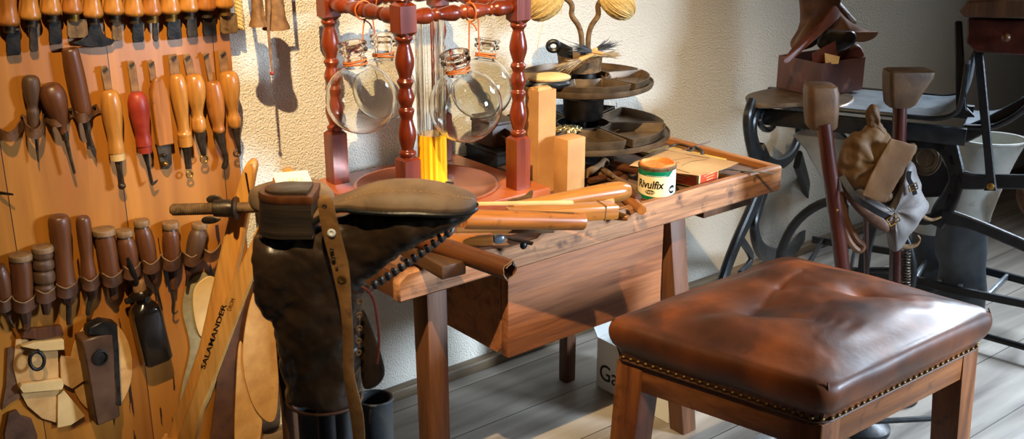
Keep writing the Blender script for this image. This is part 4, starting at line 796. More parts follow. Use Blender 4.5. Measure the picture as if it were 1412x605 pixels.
# pile of grey-brown handles between block and tin
GPH = 'brown tool handles heaped behind the golden handle'
for p, q, z, prof, mt, lb in (
 ((806, 240), (834, 224), .617, [(0, .010), (.4, .008), (.75, .009), (.9, .014), (1, .012)], 'mush', 'brown flared handle end nearest the short tan block'),
 ((800, 226), (880, 262), .600, [(0, .008), (.5, .009), (1, .008)], 'mush', 'long grey-brown handle lying diagonally behind the golden one'),
 ((812, 249), (868, 236), .602, [(0, .006), (.6, .007), (1, .005)], 'brown', 'thin brown handle crossing the heap'),
 ((846, 227), (885, 236), .618, [(0, .012), (.15, .011), (.6, .009), (1, .010)], 'brown', 'thick dark handle just left of the paper pad'),
 ((850, 260), (885, 290), .600, [(0, .011), (.5, .013), (1, .010)], 'toolb', 'tan round handle lying in front left of the glue tin'),
 ((862, 262), (880, 272), .615, [(0, .010), (.5, .011), (1, .008)], 'brown', 'stubby brown handle touching the left side of the tin'),
 ((840, 296), (866, 300), .598, [(0, .008), (.5, .009), (1, .006)], 'toolb', 'small orange handle tip by the rim under the squared stock'),
 ((820, 270), (862, 245), .597, [(0, .007), (.5, .008), (1, .008)], 'brown', 'hidden brown handle low in the heap'),
 ((828, 232), (846, 243), .612, [(0, .004), (.5, .007), (1, .004)], 'rust', 'small rusty tool head in the heap behind the golden handle')):
    A, B = onZ(*p, z), onZ(*q, z); hand('hand_tool', lb, 'handle', A, B, prof, K[mt], GPH)
single('cross_pliers', 'tiny dark cross-shaped iron piece leaning on the short tan block', 'iron piece', MB().tube([onZ(793, 268, .60), onZ(800, 252, .605), onZ(803, 238, .625)], [.003, .004, .0015], 7).tube([onZ(788, 256, .607), onZ(806, 252, .607)], .002, 6), K['steel'])
# small jar bits behind blocks
single('green_tin_lid', 'small dark green round tin half hidden between the two tan boxes', 'tin', MB().at(rotz(onZ(765, 252, ZT), 0)).lathe([(.02, 0), (.021, .004), (.021, .02), (.018, .021), (.001, .021)], 20), K['green'])
# dark boxes behind the rack
for i, (lo, hi, mt, lb) in enumerate((((1.50, 1.90, ZT), (1.60, 2.02, .64), 'iron', 'black tin box behind the right rack posts'), ((1.49, 1.80, ZT), (1.56, 1.885, .610), 'dkwood', 'low dark wooden box between rack base and carousel'), ((1.51, 1.93, .641), (1.585, 2.01, .70), 'dkwood', 'dark wooden box stacked on the black tin box'), ((1.74, 1.965, ZT), (1.97, 2.025, .612), 'iron', 'long flat black box behind the tray carousel at the wall'))):
    t = thing('small_box', lb, 'box', (lo[0], lo[1], lo[2])); part(t, 'body', MB().box(Vector(lo)+Vector((0, 0, .001)), Vector(hi)-Vector((0, 0, .008)), .002), K[mt]); part(t, 'lid', MB().box((lo[0]-.002, lo[1]-.002, hi[2]-.008), (hi[0]+.002, hi[1]+.002, hi[2]), .001), K[mt])
single('curved_knife', 'curved dark blade resting by the rack base front corner', 'knife', MB().poly([onH(x, y, 1.985) for x, y in smooth2([(700, 276), (722, 270), (733, 262), (735, 268), (728, 278), (706, 281)])], HD, .004), K['rust'])

# ------------------------------------------------------------------ boot on its post (drawn on a vertical plane 1.38 m ahead)
D0 = 1.38
K['lace'] = matc('red_brown_lace', (96, 34, 18), rough=.6)
K['boot'] = mat('black_brown_boot_leather', (34, 26, 18), (62, 46, 32), sc=14, rough=.34, bump=.0014, bsc=45, coat=.25, spots=(104, 62, 34), spsc=11, spth=.68)
K['sole'] = mat('worn_sole_leather', (96, 76, 56), (140, 114, 86), sc=16, rough=.6, bump=.0005, spots=(80, 60, 44), spsc=30, spth=.6)
K['heel'] = mat('stacked_heel', (38, 32, 26), (62, 50, 38), sc=30, st=(.2, .2, 4), rough=.45, bump=.0006)
def H(x, y, off=0, d=D0): return onH(x, y, d)+HD*off
def Hp(x, y, off=0): return onH(x, y, D0+off)
Mb = frame(H(450, 550), (0, 0, 1), HD)
t = thing('upturned_boot', 'old black lace-up boot held upside down, sole up, toe pointing right', 'boot', Mb)
mb = MB(); R = []
# foot: stations along x with sole line y, instep line y, half width (px)
for x, ys, yi, w in ((350, 325, 380, 14), (353, 320, 420, 24), (365, 318, 440, 31), (390, 316, 450, 34), (420, 313, 440, 34), (445, 306, 420, 31), (470, 296, 400, 29), (495, 286, 392, 31), (520, 281, 378, 35), (545, 279, 355, 38), (570, 279, 336, 40), (600, 281, 320, 39), (625, 283, 310, 34), (642, 284, 303, 25), (652, 286, 296, 14), (656, 288, 293, 5)):
    c = (ys+yi)/2; hh = (yi-ys)/2; s = .00097
    R.append([H(x, c)+Vector((0, 0, 1))*(hh*s*(abs(math.sin(a))**.75)*(1 if math.sin(a) > 0 else -1))+HD*(w*s*(abs(math.cos(a))**.85)*(1 if math.cos(a) > 0 else -1)) for a in [2*math.pi*j/28 for j in range(28)]])
mb.rings(R)
def densify(*st):
    o = []
    for p, q in zip(st, st[1:]): o += [tuple(u+(v-u)*k/5 for u, v in zip(p, q)) for k in range(5)]
    return o+[st[-1]]
R = []
for y, xl, xr, w in densify((345, 352, 470, 30), (370, 352, 500, 33), (395, 362, 503, 34), (420, 370, 500, 35), (450, 376, 500, 38), (480, 381, 501, 42), (510, 386, 500, 45), (535, 391, 500, 47), (548, 395, 500, 48)):
    c = (xl+xr)/2; hw = (xr-xl)/2*(1+.022*math.sin(y*.33)+.012*math.sin(y*.71)); s = .00097
    R.append([H(c, y)+RT*(hw*s*math.cos(a))+HD*(w*s*math.sin(a)) for a in [2*math.pi*j/32 for j in range(32)]])
mb.rings(R)
# folds
def fold(p):
    return p
o = part(t, 'upper', mb, K['boot']); md = o.modifiers.new('r', 'REMESH'); md.mode = 'VOXEL'; md.voxel_size = .0035; md.use_smooth_shade = True
sm = o.modifiers.new('s', 'SMOOTH'); sm.factor = .6; sm.iterations = 6
tx = bpy.data.textures.new('folds', 'CLOUDS'); tx.noise_scale = .035; ds = o.modifiers.new('d', 'DISPLACE'); ds.texture = tx; ds.strength = .013; ds.mid_level = .5; ds.texture_coords = 'LOCAL'
# hem and cuff
s = .00097
def cuff(y, k, z): return [H(447.5, y)+RT*(53*s*k*math.cos(a))+HD*(49*s*k*math.sin(a))+Vector((0, 0, z)) for a in [2*math.pi*j/32 for j in range(32)]]
part(t, 'hem', MB().loop(cuff(549, 1.02, 0), .0022, 8), K['dleat'])
# heel stack
def heel(k, y, o=0): # rounded-back heel outline
    return [H(396+dx*k+o, y, dw*k*s) for dx, dw in [(41, -36), (43, -12), (43, 12), (41, 34)]+[(-42*math.sin(a)+2, 36*math.cos(a)) for a in [math.pi*j/14 for j in range(15)]]]
he_ = part(t, 'heel', MB().rings([heel(.99, 318), heel(.97, 300), heel(.95, 282), heel(.955, 272)]), K['heel'])
part(he_, 'heel_cap', MB().rings([heel(.955, 272), heel(.985, 270), heel(.985, 263), heel(.96, 261)]), K['brown'], label='reddish brown heel rim')
part(he_, 'heel_plate', MB().rings([heel(.78, 261.2), heel(.76, 258), heel(.70, 257)]), K['boot'])
# sole: waist + forepart, slightly domed
R = []
for x, yt, yb, w in ((436, 288, 300, 22), (450, 279, 292, 20), (465, 274, 284, 21), (480, 268, 281, 26), (500, 258, 281, 34), (520, 252, 281, 39), (545, 249, 281, 43), (575, 249, 281, 43), (600, 252, 283, 41), (622, 257, 285, 36), (640, 263, 286, 29), (651, 268, 286, 19), (657, 272, 285, 8)):
    yc = yb-7; q = []
    q = [H(x, yb, -w*s), H(x, yc, -(w+3)*s), H(x, yc-2, -(w+2.5)*s)]+[H(x, yc-2+(yt-(yc-2))*math.sin(math.pi*k/8)**.8, -w*s*math.cos(math.pi*k/8)) for k in range(1, 8)]+[H(x, yc-2, (w+2.5)*s), H(x, yc, (w+3)*s), H(x, yb, w*s)]
    R.append(q)
so_ = part(t, 'sole', MB().rings(R), K['sole'])
mb = MB(); R2 = [(r[1]+r[0])/2 for r in R]
part(so_, 'welt', MB().tube(cr([r[0]+HD*-.0015 for r in R], 3), .0033, 8).tube(cr([r[-1]+HD*.0015 for r in R], 3), .0033, 8), K['iron'], label='black sole edge')
mb = MB()
for k in range(26):
    i = 3+k*.33; a, b = R[int(i)], R[min(int(i)+1, len(R)-1)]; p = a[4].lerp(b[4], i-int(i)); mb.ell(p+Vector((0, 0, .0004)), (.0011, .0011, .0007), 6, 4)
part(so_, 'stitching', mb, K['tan'], kind='stuff')
# tongue flap
part(t, 'tongue', MB().pillow([H(x, y, -.005) for x, y in smooth2([(500, 425), (512, 445), (526, 485), (531, 512), (522, 528), (506, 534), (499, 520), (497, 460)])], HD, .006, 3), K['boot'])
# eyelets and lacing edge
for k, (x, y) in enumerate(((499, 405), (499, 423), (499, 441), (498, 458), (498, 474))):
    part(t, 'eyelet', MB().at(frame(H(x, y, -.028), HD*-1+RT*.35, (0, 0, 1))).loop([(.0034*math.cos(a), .0034*math.sin(a), 0) for a in [j*math.pi/6 for j in range(12)]], .0013, 6), K['rust'])
mb = MB()
for k in range(13):
    x = 508+k*9.0; y = 394-k*5.6-(k*k)*.06; mb.tube([H(x, y-9, -.026), H(x+3, y, -.020), H(x+6, y+3, 0), H(x+8, y-1, .012)], .0030, 7)
part(t, 'lacing', mb, K['iron'])
part(t, 'lace', MB().tube(cr([H(503, 384, -.03), H(511, 388, -.032), H(519, 402, -.03), (H(524, 430, -.03)), H(526, 460, -.03), H(523, 488, -.03)], 6), .0019, 7), K['lace'], label='red-brown loose lace')
# strap over the boot
t = thing('leather_strap', 'long worn tan leather strap with holes hanging down over the upturned boot', 'strap', Mb)
SP = [(456, 254, 12, -.050), (458, 262, 21, -.0535), (462, 285, 23, -.054), (468, 315, 24, -.050), (475, 345, 24, -.046), (480, 372, 21, -.048), (484, 400, 16, -.05), (487, 430, 15, -.053), (488, 465, 15, -.055), (489, 490, 15, -.057), (494, 515, 17, -.059), (500, 545, 19, -.06), (503, 580, 17, -.06), (503, 625, 16, -.06)]
pp = cr([Vector((x, y, 0)) for x, y, _, _ in SP], 4); ww = cr([Vector((w, o, 0)) for _, _, w, o in SP], 4)
P = [H(p.x, p.y, q.y) for p, q in zip(pp, ww)]; R = []
for i, p in enumerate(P):
    T = (P[min(i+1, len(P)-1)]-P[max(0, i-1)]).normalized(); S = T.cross(HD).normalized(); N = S.cross(T); h = ww[i].x*s*.48; q = .0018
    R.append([p-S*h-N*q, p-S*h*.5-N*q*1.4, p+S*h*.5-N*q*1.4, p+S*h-N*q, p+S*h+N*q, p-S*h+N*q])
K['tstrap'] = mat('tan_worn_strap', (112, 76, 34), (152, 108, 56), sc=30, rough=.6, bump=.0006, spots=(84, 54, 26), spsc=50, spth=.6)
part(t, 'strap', MB().rings(R), K['tstrap'])
for x, y, rr, o, mt in ((466, 302, .0055, -.0545, 'white'), (479, 366, .0062, -.0505, 'brass'), (457, 266, .003, -.056, 'steel'), (466, 325, .0028, -.053, 'steel'), (468, 337, .0028, -.0515, 'steel'), (472, 350, .002, -.05, 'steel')):
    part(t, 'rivet' if rr > .004 else 'hole', MB().at(frame(H(x, y, o), -HD, (0, 0, 1))).lathe([(rr, 0), (rr, .0008), (rr*.6, .0014), (rr*.35, .0006), (.0003, .0004)], 16), K[mt])
# things behind the heel
M = frame(H(402, 262, .12), (0, 0, 1), HD)
t = thing('paper_tag', 'white paper label lying tilted behind the boot heel', 'label', M)
cs = [Hp(376, 240, .11), Hp(424, 236, .11), Hp(440, 275, .05), Hp(388, 275, .05)]
ca_ = part(t, 'card', MB().poly(cs, (cs[1]-cs[0]).cross(cs[3]-cs[0])*-1, .002, .0003), K['white'])
u_, v_ = (cs[1]-cs[0]).normalized(), (cs[3]-cs[0]).normalized(); tv, tf = textmesh('uri', .020, .0002); nn = u_.cross(v_).normalized(); nn = nn if nn.z > 0 else -nn
o_ = cs[0].lerp(cs[1], .58)+v_*.024+nn*.0008
part(ca_, 'lettering', MB().add([o_+u_*q.x-v_*q.y+nn*q.z for q in tv], tf), matc('faded_ink', (226, 196, 150)), smooth=False)
t = thing('second_boot_sole', 'dark dusty curved sole of another boot lying behind the heel and strap', 'boot', frame(H(450, 275, .14), (0, 0, 1), HD))
part(t, 'sole', MB().pillow([Hp(x, y, .13) for x, y in smooth2([(345, 262), (375, 250), (410, 246), (435, 248), (458, 262), (462, 285), (450, 300), (400, 305), (350, 290)])], HD, .02, 4), K['sole'])
single('wooden_prop', 'narrow wooden block edge standing under the white paper tag', 'block', MB().beam(Hp(385, 243, .135), Hp(388, 300, .135), .016, .02, HD), K['tool'])

# ------------------------------------------------------------------ boot post, tall dark boots under it
mb = MB().beam(Hp(386, 392, .05), Hp(386, 392, .05)-Vector((0, 0, onH(386, 392, D0+.05).z)), .018, .03, HD)
t = thing('boot_stand', 'narrow brown wooden post standing behind the upturned boot', 'stand', (Hp(386, 392, .05).x, Hp(386, 392, .05).y, 0))
part(t, 'post', mb, K['benchl'])
z0 = H(440, 500).z; bx = H(445, 500, 0)
part(t, 'core_post', MB().at(rotz((bx.x, bx.y, 0), -YAW)).lathe([(.013, .02), (.013, z0-.01), (.03, z0)], 16), K['iron'])
part(t, 'base', MB().at(rotz((bx.x, bx.y, 0), -YAW)).lathe([(.07, 0), (.07, .015), (.02, .03)], 24), K['benchl'])
K['grub'] = mat('dark_grey_boot_shaft', (44, 46, 48), (78, 80, 80), sc=10, rough=.5, bump=.0008, bsc=50)
def tallboot(label, xl, xr, ytop, dd, mt, tilt=0, g='tall dark boots below the upturned boot', wide=1):
    c = onH((xl+xr)/2, ytop, dd); s = mpp(c); r = (xr-xl)/2*s; M = rotz((c.x, c.y, 0), -YAW); zt = c.z
    t = thing('tall_boot', label, 'boot', M, g); R = []
    pr = [(.03, 1.0, 0), (.10, .95, 0), (.25, .85, 0), (.5, .92, 0), (.8, .98, 0), (1, 1.02, 0)]
    f = lambda z, k, th=0: [Vector(((r*k-th)*math.cos(a), (r*k-th)*.9*math.sin(a), z)) for a in [2*math.pi*j/32 for j in range(32)]]
    R = [f(zt*z, k) for z, k, _ in pr]+[f(zt-.0005, .99)]+[f(zt*z, k, .004) for z, k, _ in reversed(pr[2:])]
    sf_ = part(t, 'shaft', MB().at(M).rings(R, (True, True)), mt)
    part(t, 'foot', MB().at(M).ell((.0, -.07, .035), (r*.9, .12, .04), 20, 12, lambda p: Vector((p.x, p.y, max(p.z, .004)))), mt)
    part(sf_, 'rim', MB().at(M).loop(f(zt, 1.02), .0024, 8), mt)
    return t
tallboot('tall boot shaft with open dark mouth standing right below the hanging boot', 492, 541, 549, 1.50, K['grub'])
tallboot('tall grey boot shaft directly below the upturned boot cuff', 404, 488, 556, 1.56, K['grub'])

# ------------------------------------------------------------------ wooden boot stretcher with threaded rod
D1 = 1.58; K['beech'] = wood('yellow_beech', (206, 138, 58), (228, 166, 84), ax=2, sc=18, rough=.35, coat=.3)
def S(x, y, off=0): return onH(x, y, D1)+HD*off
t = thing('boot_stretcher', 'two-armed yellow beech boot stretcher with iron wing-nut screw', 'boot stretcher', (S(240, 605).x, S(240, 605).y, 0))
# arm behind: rounded top
part(t, 'arm', MB().poly([S(x, y, .012) for x, y in [(331, 240), (336, 230), (342, 225), (348, 227), (350, 236), (347, 250), (336, 318), (321, 390), (300, 460), (275, 540), (262, 620), (222, 620), (246, 556), (271, 483), (296, 370), (311, 309), (321, 274)]], HD, .026, .003), K['beech'])
part(t, 'arm', MB().poly([S(x, y, -.016) for x, y in [(387, 240), (392, 232), (399, 230), (404, 236), (402, 248), (396, 264), (359, 360), (336, 420), (321, 460), (298, 521), (283, 556), (274, 600), (268, 620), (240, 620), (268, 540), (296, 450), (318, 398), (346, 336)]], HD, .024, .003), K['beech'])
part(t, 'hinge_block', MB().beam(S(242, 612), S(225, 690), .05, .05, HD), K['beech'])
e = S(225, 690); part(t, 'stem', MB().tube([e, Vector((e.x, e.y, .02))], .018, 12), K['beech']); part(t, 'base', MB().at(rotz((e.x, e.y, 0), -YAW)).lathe([(.09, 0), (.09, .02), (.03, .025)], 28), K['beech'])
part(t, 'slot', MB().poly([S(x, y, .0108) for x, y in [(335, 240), (338, 242), (345, 285), (343, 286)]], HD, .002, 0), K['ink'])
ro_ = part(t, 'threaded_rod', MB().tube([S(235, 289, 0), S(238, 289, 0), S(410, 284, 0)], [.006, .0085, .0085], 14), K['rust'])
mb = MB(); 
for k in range(24):
    p = S(239+k*2.6, 289-.028*k*2.6, 0); mb.at(frame(p, RT, HD)).loop([(.0087*math.cos(a), .0087*math.sin(a), 0) for a in [j*math.pi/6 for j in range(12)]], .0009, 5)
part(ro_, 'thread', mb, K['rust'])
c = S(305, 287, 0); part(t, 'wing_nut', MB().at(frame(c, RT, HD)).lathe([(.010, -.012), (.013, -.010), (.014, .012), (.012, .018), (.017, .019), (.019, .023), (.017, .026), (.009, .026)], 20).at(Matrix()).pillow([S(x, y, -.014) for x, y in smooth2([(281, 300), (285, 304), (298, 304), (308, 298), (298, 294), (285, 295)])], HD, .004, 3).pillow([S(x, y, .014) for x, y in smooth2([(281, 278), (287, 273), (298, 273), (306, 282), (298, 286), (285, 284)])], HD, .004, 3), K['steel'])
tv, tf = textmesh('SALAMANDER', .0108, .0001, .0002); A, B = S(286, 503, -.0163), S(316, 415, -.0163); u = (B-A).normalized(); v = u.cross(HD)*1
v = -u.cross(HD); w = max(q.x for q in tv)-min(q.x for q in tv); k = (B-A).length/w
up_ = v if v.dot(RT) < 0 else -v
part(t, 'lettering', MB().add([(A+B)/2+u*q.x*k+up_*q.y+ -HD*q.z for q in tv], tf), K['ink'], smooth=False)
tv, tf = textmesh('DROM', .009, .0001); A, B = S(316, 425, -.0163)+RT*.006, S(325, 405, -.0163)+RT*.004; u = (B-A).normalized()
part(t, 'lettering', MB().add([(A+B)/2+u*q.x*.85+up_*q.y-HD*q.z for q in tv], tf), K['brown'], smooth=False)
# ------------------------------------------------------------------ leather stool
K['seat'] = mat('polished_brown_leather', (52, 26, 12), (160, 82, 28), sc=5.5, rough=.5, coat=.16, bump=.0008, bsc=45, c3=(98, 50, 20), spots=(44, 24, 16), spsc=9, spth=.56, detail=8)
K['stoolw'] = wood('stool_oak', (100, 54, 24), (150, 90, 44), ax=2, sc=26, rough=.42, coat=.15, spots=(70, 40, 24), spsc=30, spth=.62)
K['stoolr'] = wood('stool_oak_rail', (100, 54, 24), (150, 90, 44), ax=0, sc=26, rough=.42, coat=.15, spots=(70, 40, 24), spsc=30, spth=.62)
K['stoolq'] = wood('stool_oak_side_rail', (100, 54, 24), (150, 90, 44), ax=1, sc=26, rough=.42, coat=.15, spots=(70, 40, 24), spsc=30, spth=.62)
CN = {'a': (1.268, 1.272), 'b': (1.760, 1.255), 'c': (1.782, .860), 'd': (1.318, .858)}  # left, back, right, front
sx0, sy0 = 1.532, 1.061; ang = math.radians(-3.5)
Ms = Matrix.Translation((1.552, 1.071, 0))
QA, QB, QC, QD = Vector((1.267, 1.264, 0)), Vector((1.768, 1.268, 0)), Vector((1.823, .871, 0)), Vector((1.352, .879, 0))   # left, back, right, front corners
def warp(mb):
    o = []
    for p in mb.v:
        u, v = ((p.x-1.552)/hx+1)/2, ((p.y-1.071)/hy+1)/2; q = (QD.lerp(QC, u)).lerp(QA.lerp(QB, u), v); o.append(Vector((q.x, q.y, p.z)))
    mb.v = o; return mb
t = thing('leather_stool', 'square wooden stool with tufted brown leather seat and brass nails', 'stool', Ms)
hx, hy = .243, .208
def rr2(hx, hy, r, n=10, m=10):
    o = []
    cs = [(hx-r, hy-r, 0), (-hx+r, hy-r, 90), (-hx+r, -hy+r, 180), (hx-r, -hy+r, 270)]
    for i, (cx_, cy_, a0) in enumerate(cs):
        for k in range(n+1): a = math.radians(a0+90*k/n); o.append((cx_+r*math.cos(a), cy_+r*math.sin(a)))
        nx = cs[(i+1) % 4]; a = math.radians(nx[2]); e = (nx[0]+r*math.cos(a), nx[1]+r*math.sin(a)); st = o[-1]
        for k in range(1, m+1): o.append((st[0]+(e[0]-st[0])*k/(m+1), st[1]+(e[1]-st[1])*k/(m+1)))
    return o
base = rr2(1, 1, .12)
tuf = [(-.11, .03), (.03, .075), (.09, -.045), (-.03, -.06)]
fl = [((-.11, .03), (-.20, .11)), ((-.11, .03), (.03, .075)), ((.03, .075), (.05, .19)), ((.03, .075), (.20, .10)), ((.09, -.045), (.2, -.12)), ((.09, -.045), (.03, .075)), ((-.11, .03), (-.05, -.15)), ((.1, -.04), (.13, -.17))]
def sd(px_, py_, a, b):
    ax, ay = a; bx, by = b; dx, dy = bx-ax, by-ay; k = max(0, min(1, ((px_-ax)*dx+(py_-ay)*dy)/(dx*dx+dy*dy))); return math.hypot(px_-ax-dx*k, py_-ay-dy*k)
def topz(x, y):
    u, v = x/(hx+.01), y/(hy+.01); m_ = max(abs(u), abs(v)); e = (1-min(1, abs(u))**6)*(1-min(1, abs(v))**6)
    z = .514+.026*(1-abs(u)**2.4)*(1-abs(v)**2.4)+.006*e
    z -= .020*math.exp(-((x+.06)**2/.0040+(y-.025)**2/.0075))
    z -= .008*math.exp(-((x-.09)**2/.0016+(y+.045)**2/.0016))
    for a, b in fl: z -= .0034*math.exp(-(sd(x, y, a, b)/.007)**2)+.003*math.exp(-(sd(x, y, a, b)/.026)**2)
    z += .004*noise.noise(Vector((x*12, y*12, 1)))+.0015*noise.noise(Vector((x*40, y*40, 2)))
    return z
R = []
side = [(0, .430), (.0015, .435), (.0015, .447), (.006, .452), (.013, .462), (.017, .476), (.018, .492), (.013, .506)]
for o_, z in side:
    R.append([Vector((x*hx+(o_*x), y*hy+(o_*y), z+.004*noise.noise(Vector((x*3, y*3, z*9)))*(1.6 if z > .45 else 0))) for x, y in base])
for k in range(1, 30):
    q = 1-(k/30)**1.0; f = 1-.0; kk = k/30
    ring = []
    for x, y in base:
        X, Y_ = x*(hx+.008)*q, y*(hy+.008)*q
        edge = max(0, (q-.86)/.14); 
        ring.append(Vector((X, Y_, topz(X, Y_)-.0*edge)))
    R.append(ring)
# soften the shoulder: blend between side top and first top rings
for i, ring in enumerate(R[8:17]):
    for j, p in enumerate(ring):
        w = (i+1)/10; zz = .508+(p.z-.508)*min(1, math.sin(w*math.pi/2)); p.z = zz
o = part(t, 'cushion', warp(MB().at(Ms).rings(R)), K['seat'], ang=70)
ss = o.modifiers.new('s', 'SUBSURF'); ss.levels = 1; ss.render_levels = 1
part(t, 'piping', warp(MB().at(Ms).loop([Vector((x*(hx+.002), y*(hy+.002), .4335)) for x, y in base], .0022, 6)), K['dleat'])
# corner seams
for sx, sy in ((-1, -1), (1, -1), (-1, 1)):
    P = [Vector((sx*(hx-.034+q), sy*(hy-.029+q*.9), z)) for q, z in ((.0, .433), (.012, .455), (.018, .47), (.014, .485), (0, .497))]
    c45 = .7071; P = [Vector((sx*(hx*(1)-.12*hx*(1-c45)+dq*c45), sy*(hy-.12*hy*(1-c45)+dq*c45), z)) for dq, z in ((.002, .434), (.008, .453), (.014, .463), (.0185, .479), (.0195, .495), (.014, .509))]
    part(t, 'seam', warp(MB().at(Ms).tube(cr(P, 4), .0016, 6)), K['dleat'])
# frame
zt = .430
def slg(sx, sy):
    w, d = .052, .058; x, y = sx*(hx-.002), sy*(hy-.002); X, Y_ = sx*(hx+.014), sy*(hy+.012); q = lambda x, y, z, w, d: [(x, y, z), (x-sx*w, y, z), (x-sx*w, y-sy*d, z), (x, y-sy*d, z)]
    return MB().at(Ms).hexa(q(X, Y_, 0, w*.85, d*.85), q(x, y, zt, w, d), .003)
for a, b in ((-1, -1), (1, -1), (1, 1), (-1, 1)): part(t, 'leg', warp(slg(a, b)), K['stoolw'])
for sy in (-1, 1): part(t, 'rail', warp(MB().at(Ms).box((-hx+.05, min(sy*(hy-.004), sy*(hy-.028)), zt-.052), (hx-.05, max(sy*(hy-.004), sy*(hy-.028)), zt), .002)), K['stoolr'])
for sx in (-1, 1): part(t, 'rail', warp(MB().at(Ms).box((min(sx*(hx-.004), sx*(hx-.028)), -hy+.056, zt-.052), (max(sx*(hx-.004), sx*(hx-.028)), hy-.056, zt), .002)), K['stoolq'])
K['greyw'] = wood('grey_weathered_wood', (136, 132, 126), (182, 178, 170), ax=0, sc=24, rough=.7)
part(t, 'stretcher', warp(MB().at(Ms).box((-hx+.03, hy-.055, .105), (hx-.03, hy-.025, .135), .004)), K['greyw'], label='grey weathered stretcher')
part(t, 'stretcher', warp(MB().at(Ms).box((-hx+.03, -hy+.02, .085), (hx-.03, -hy+.05, .115), .004)), K['greyw'], label='grey weathered stretcher')
part(t, 'stretcher', warp(MB().at(Ms).box((hx-.05, -hy+.05, .13), (hx-.022, hy-.05, .158), .004)), K['stoolq'])
# brass nails: every nail its own part, one mesh
nm = bpy.data.meshes.new('nail'); q = MB().ell((0, 0, 0), (.0048, .0048, .0034), 12, 8); nm.from_pydata(q.v, [], q.f); nm.polygons.foreach_set('use_smooth', [True]*len(nm.polygons)); nm.materials.append(mat('dull_brass_nail', (92, 68, 34), (128, 98, 52), sc=60, rough=.42, metal=.8))
def nail(x, y):
    o = bpy.data.objects.new('nail', nm); COL.objects.link(o); o.parent = t; q_ = MB(); q_.v = [Vector((x+1.552, y+1.071, 0))]; w_ = warp(q_).v[0]; o.location = (w_.x-1.552, w_.y-1.071, .4395)
n = 24
for k in range(n): nail(-hx-.0015, -hy+.02+(2*hy-.04)*k/(n-1))
n = 27
for k in range(n): nail(-hx+.02+(2*hx-.04)*k/(n-1), -hy-.0015)
n = 20
for k in range(n): nail(hx+.0015, -hy+.02+(2*hy-.04)*k/(n-1))
for sx, sy in ((-1, -1), (1, -1)): nail(sx*(hx-.006), sy*(hy-.006))

# ------------------------------------------------------------------ white carton under the bench
M = Matrix.Translation((1.745, 1.555, .001)); K['wcard'] = matc('white_cardboard', (224, 222, 214), rough=.6); K['ccard'] = matc('cream_cardboard', (232, 214, 170), rough=.6)
t = thing('white_carton', 'open white cardboard box with black lettering on the floor under the bench', 'carton', M)
dx, dy, dz = .16, .25, .135
bx_ = part(t, 'box', MB().at(M).rings([[(x, y, z) for x, y in ((0+i, 0+i), (dx-i, 0+i), (dx-i, dy-i), (0+i, dy-i))] for i, z in ((0, 0), (0, dz), (.003, dz), (.003, .004))]), K['wcard'], smooth=False)
part(bx_, 'flap', MB().at(M).hexa([(0, dy-.002, dz-.001), (dx, dy-.002, dz-.001), (dx, dy+.001, dz-.001), (0, dy+.001, dz-.001)], [(.0, dy+.02, dz+.03), (dx, dy+.02, dz+.03), (dx, dy+.023, dz+.03), (0, dy+.023, dz+.03)], 0), K['wcard'])
part(t, 'liner', MB().at(M).box((.02, .03, .03), (dx-.02, dy-.06, .1), .004), K['wcard'])
tv, tf = textmesh('Gabor', .066, .0002, .0004); w0 = min(q.x for q in tv)
part(bx_, 'lettering', MB().at(M).add([(-.0006-q.z, dy-.012-(q.x-w0)*.9, .026+q.y*.95) for q in tv], tf), K['ink'], smooth=False)

# ------------------------------------------------------------------ sewing machine stand
a_ = Vector((.42, -.907, 0)); b_ = Vector((.907, .42, 0)); S0 = Vector((2.245, 1.786, 0)); ZS = .68
def L3(a, b, z): return S0+a_*a+b_*b+Vector((0, 0, z))
def onA(x, y, b): return on(x, y, L3(0, b, 0), b_)
def onB(x, y, a): return on(x, y, L3(a, 0, 0), a_)
t = thing('sewing_machine_stand', 'black cast iron treadle sewing machine stand at the right, grey metal table', 'sewing machine', L3(.4, .2, 0))
# table sheet: profile in a-z plane pushed along b
prof = [(.12, ZS), (.2, ZS), (.40, ZS), (.47, ZS+.002), (.508, ZS+.018), (.520, ZS+.05), (.522, ZS+.14)]
P = cr([L3(a, .0, z) for a, z in prof], 5); th = .005
def slab(P, w, th, n=b_):
    R = []
    for i, p in enumerate(P):
        T = (P[min(i+1, len(P)-1)]-P[max(i-1, 0)]).normalized(); N = T.cross(n).normalized(); N = N if N.z+N.dot(-a_)*.5 > 0 else -N
        R.append([p, p+n*w, p+n*w-N*th, p-N*th])
    return MB().rings(R)
tb_ = part(t, 'table', slab(P, .27, .004), K['sheet'], label='grey metal table surface')
part(tb_, 'table_edge', MB().tube([p-Vector((0, 0, .004)) for p in P], .0062, 8).tube([p+b_*.27 for p in P], .004, 8), K['iron'])
part(t, 'leaf', MB().poly([onZ(x, y, ZS+.006) for x, y in smooth2([(1029, 135), (1034, 128), (1075, 119), (1100, 118), (1175, 130), (1160, 146), (1110, 142), (1080, 143), (1040, 143)])], (0, 0, -1), .012, .003), K['tray'], label='brown-black side leaf')
P2 = cr([L3(.53, .06, ZS-.03), L3(.60, .06, ZS-.02), L3(.66, .06, ZS+.03), L3(.70, .06, ZS+.10), L3(.71, .06, ZS+.2)], 5)
part(t, 'chute', slab(P2, .2, .005), K['sheet'], label='curved grey sheet'); part(t, 'chute_edge', MB().tube(P2, .008, 8), K['iron'])
part(t, 'rail', MB().beam(L3(.0, .02, ZS-.045), L3(.54, .02, ZS-.045), .042, .02, b_), K['iron'])
part(t, 'rail', MB().beam(L3(.0, .24, ZS-.03), L3(.54, .24, ZS-.03), .035, .02, b_), K['iron'])
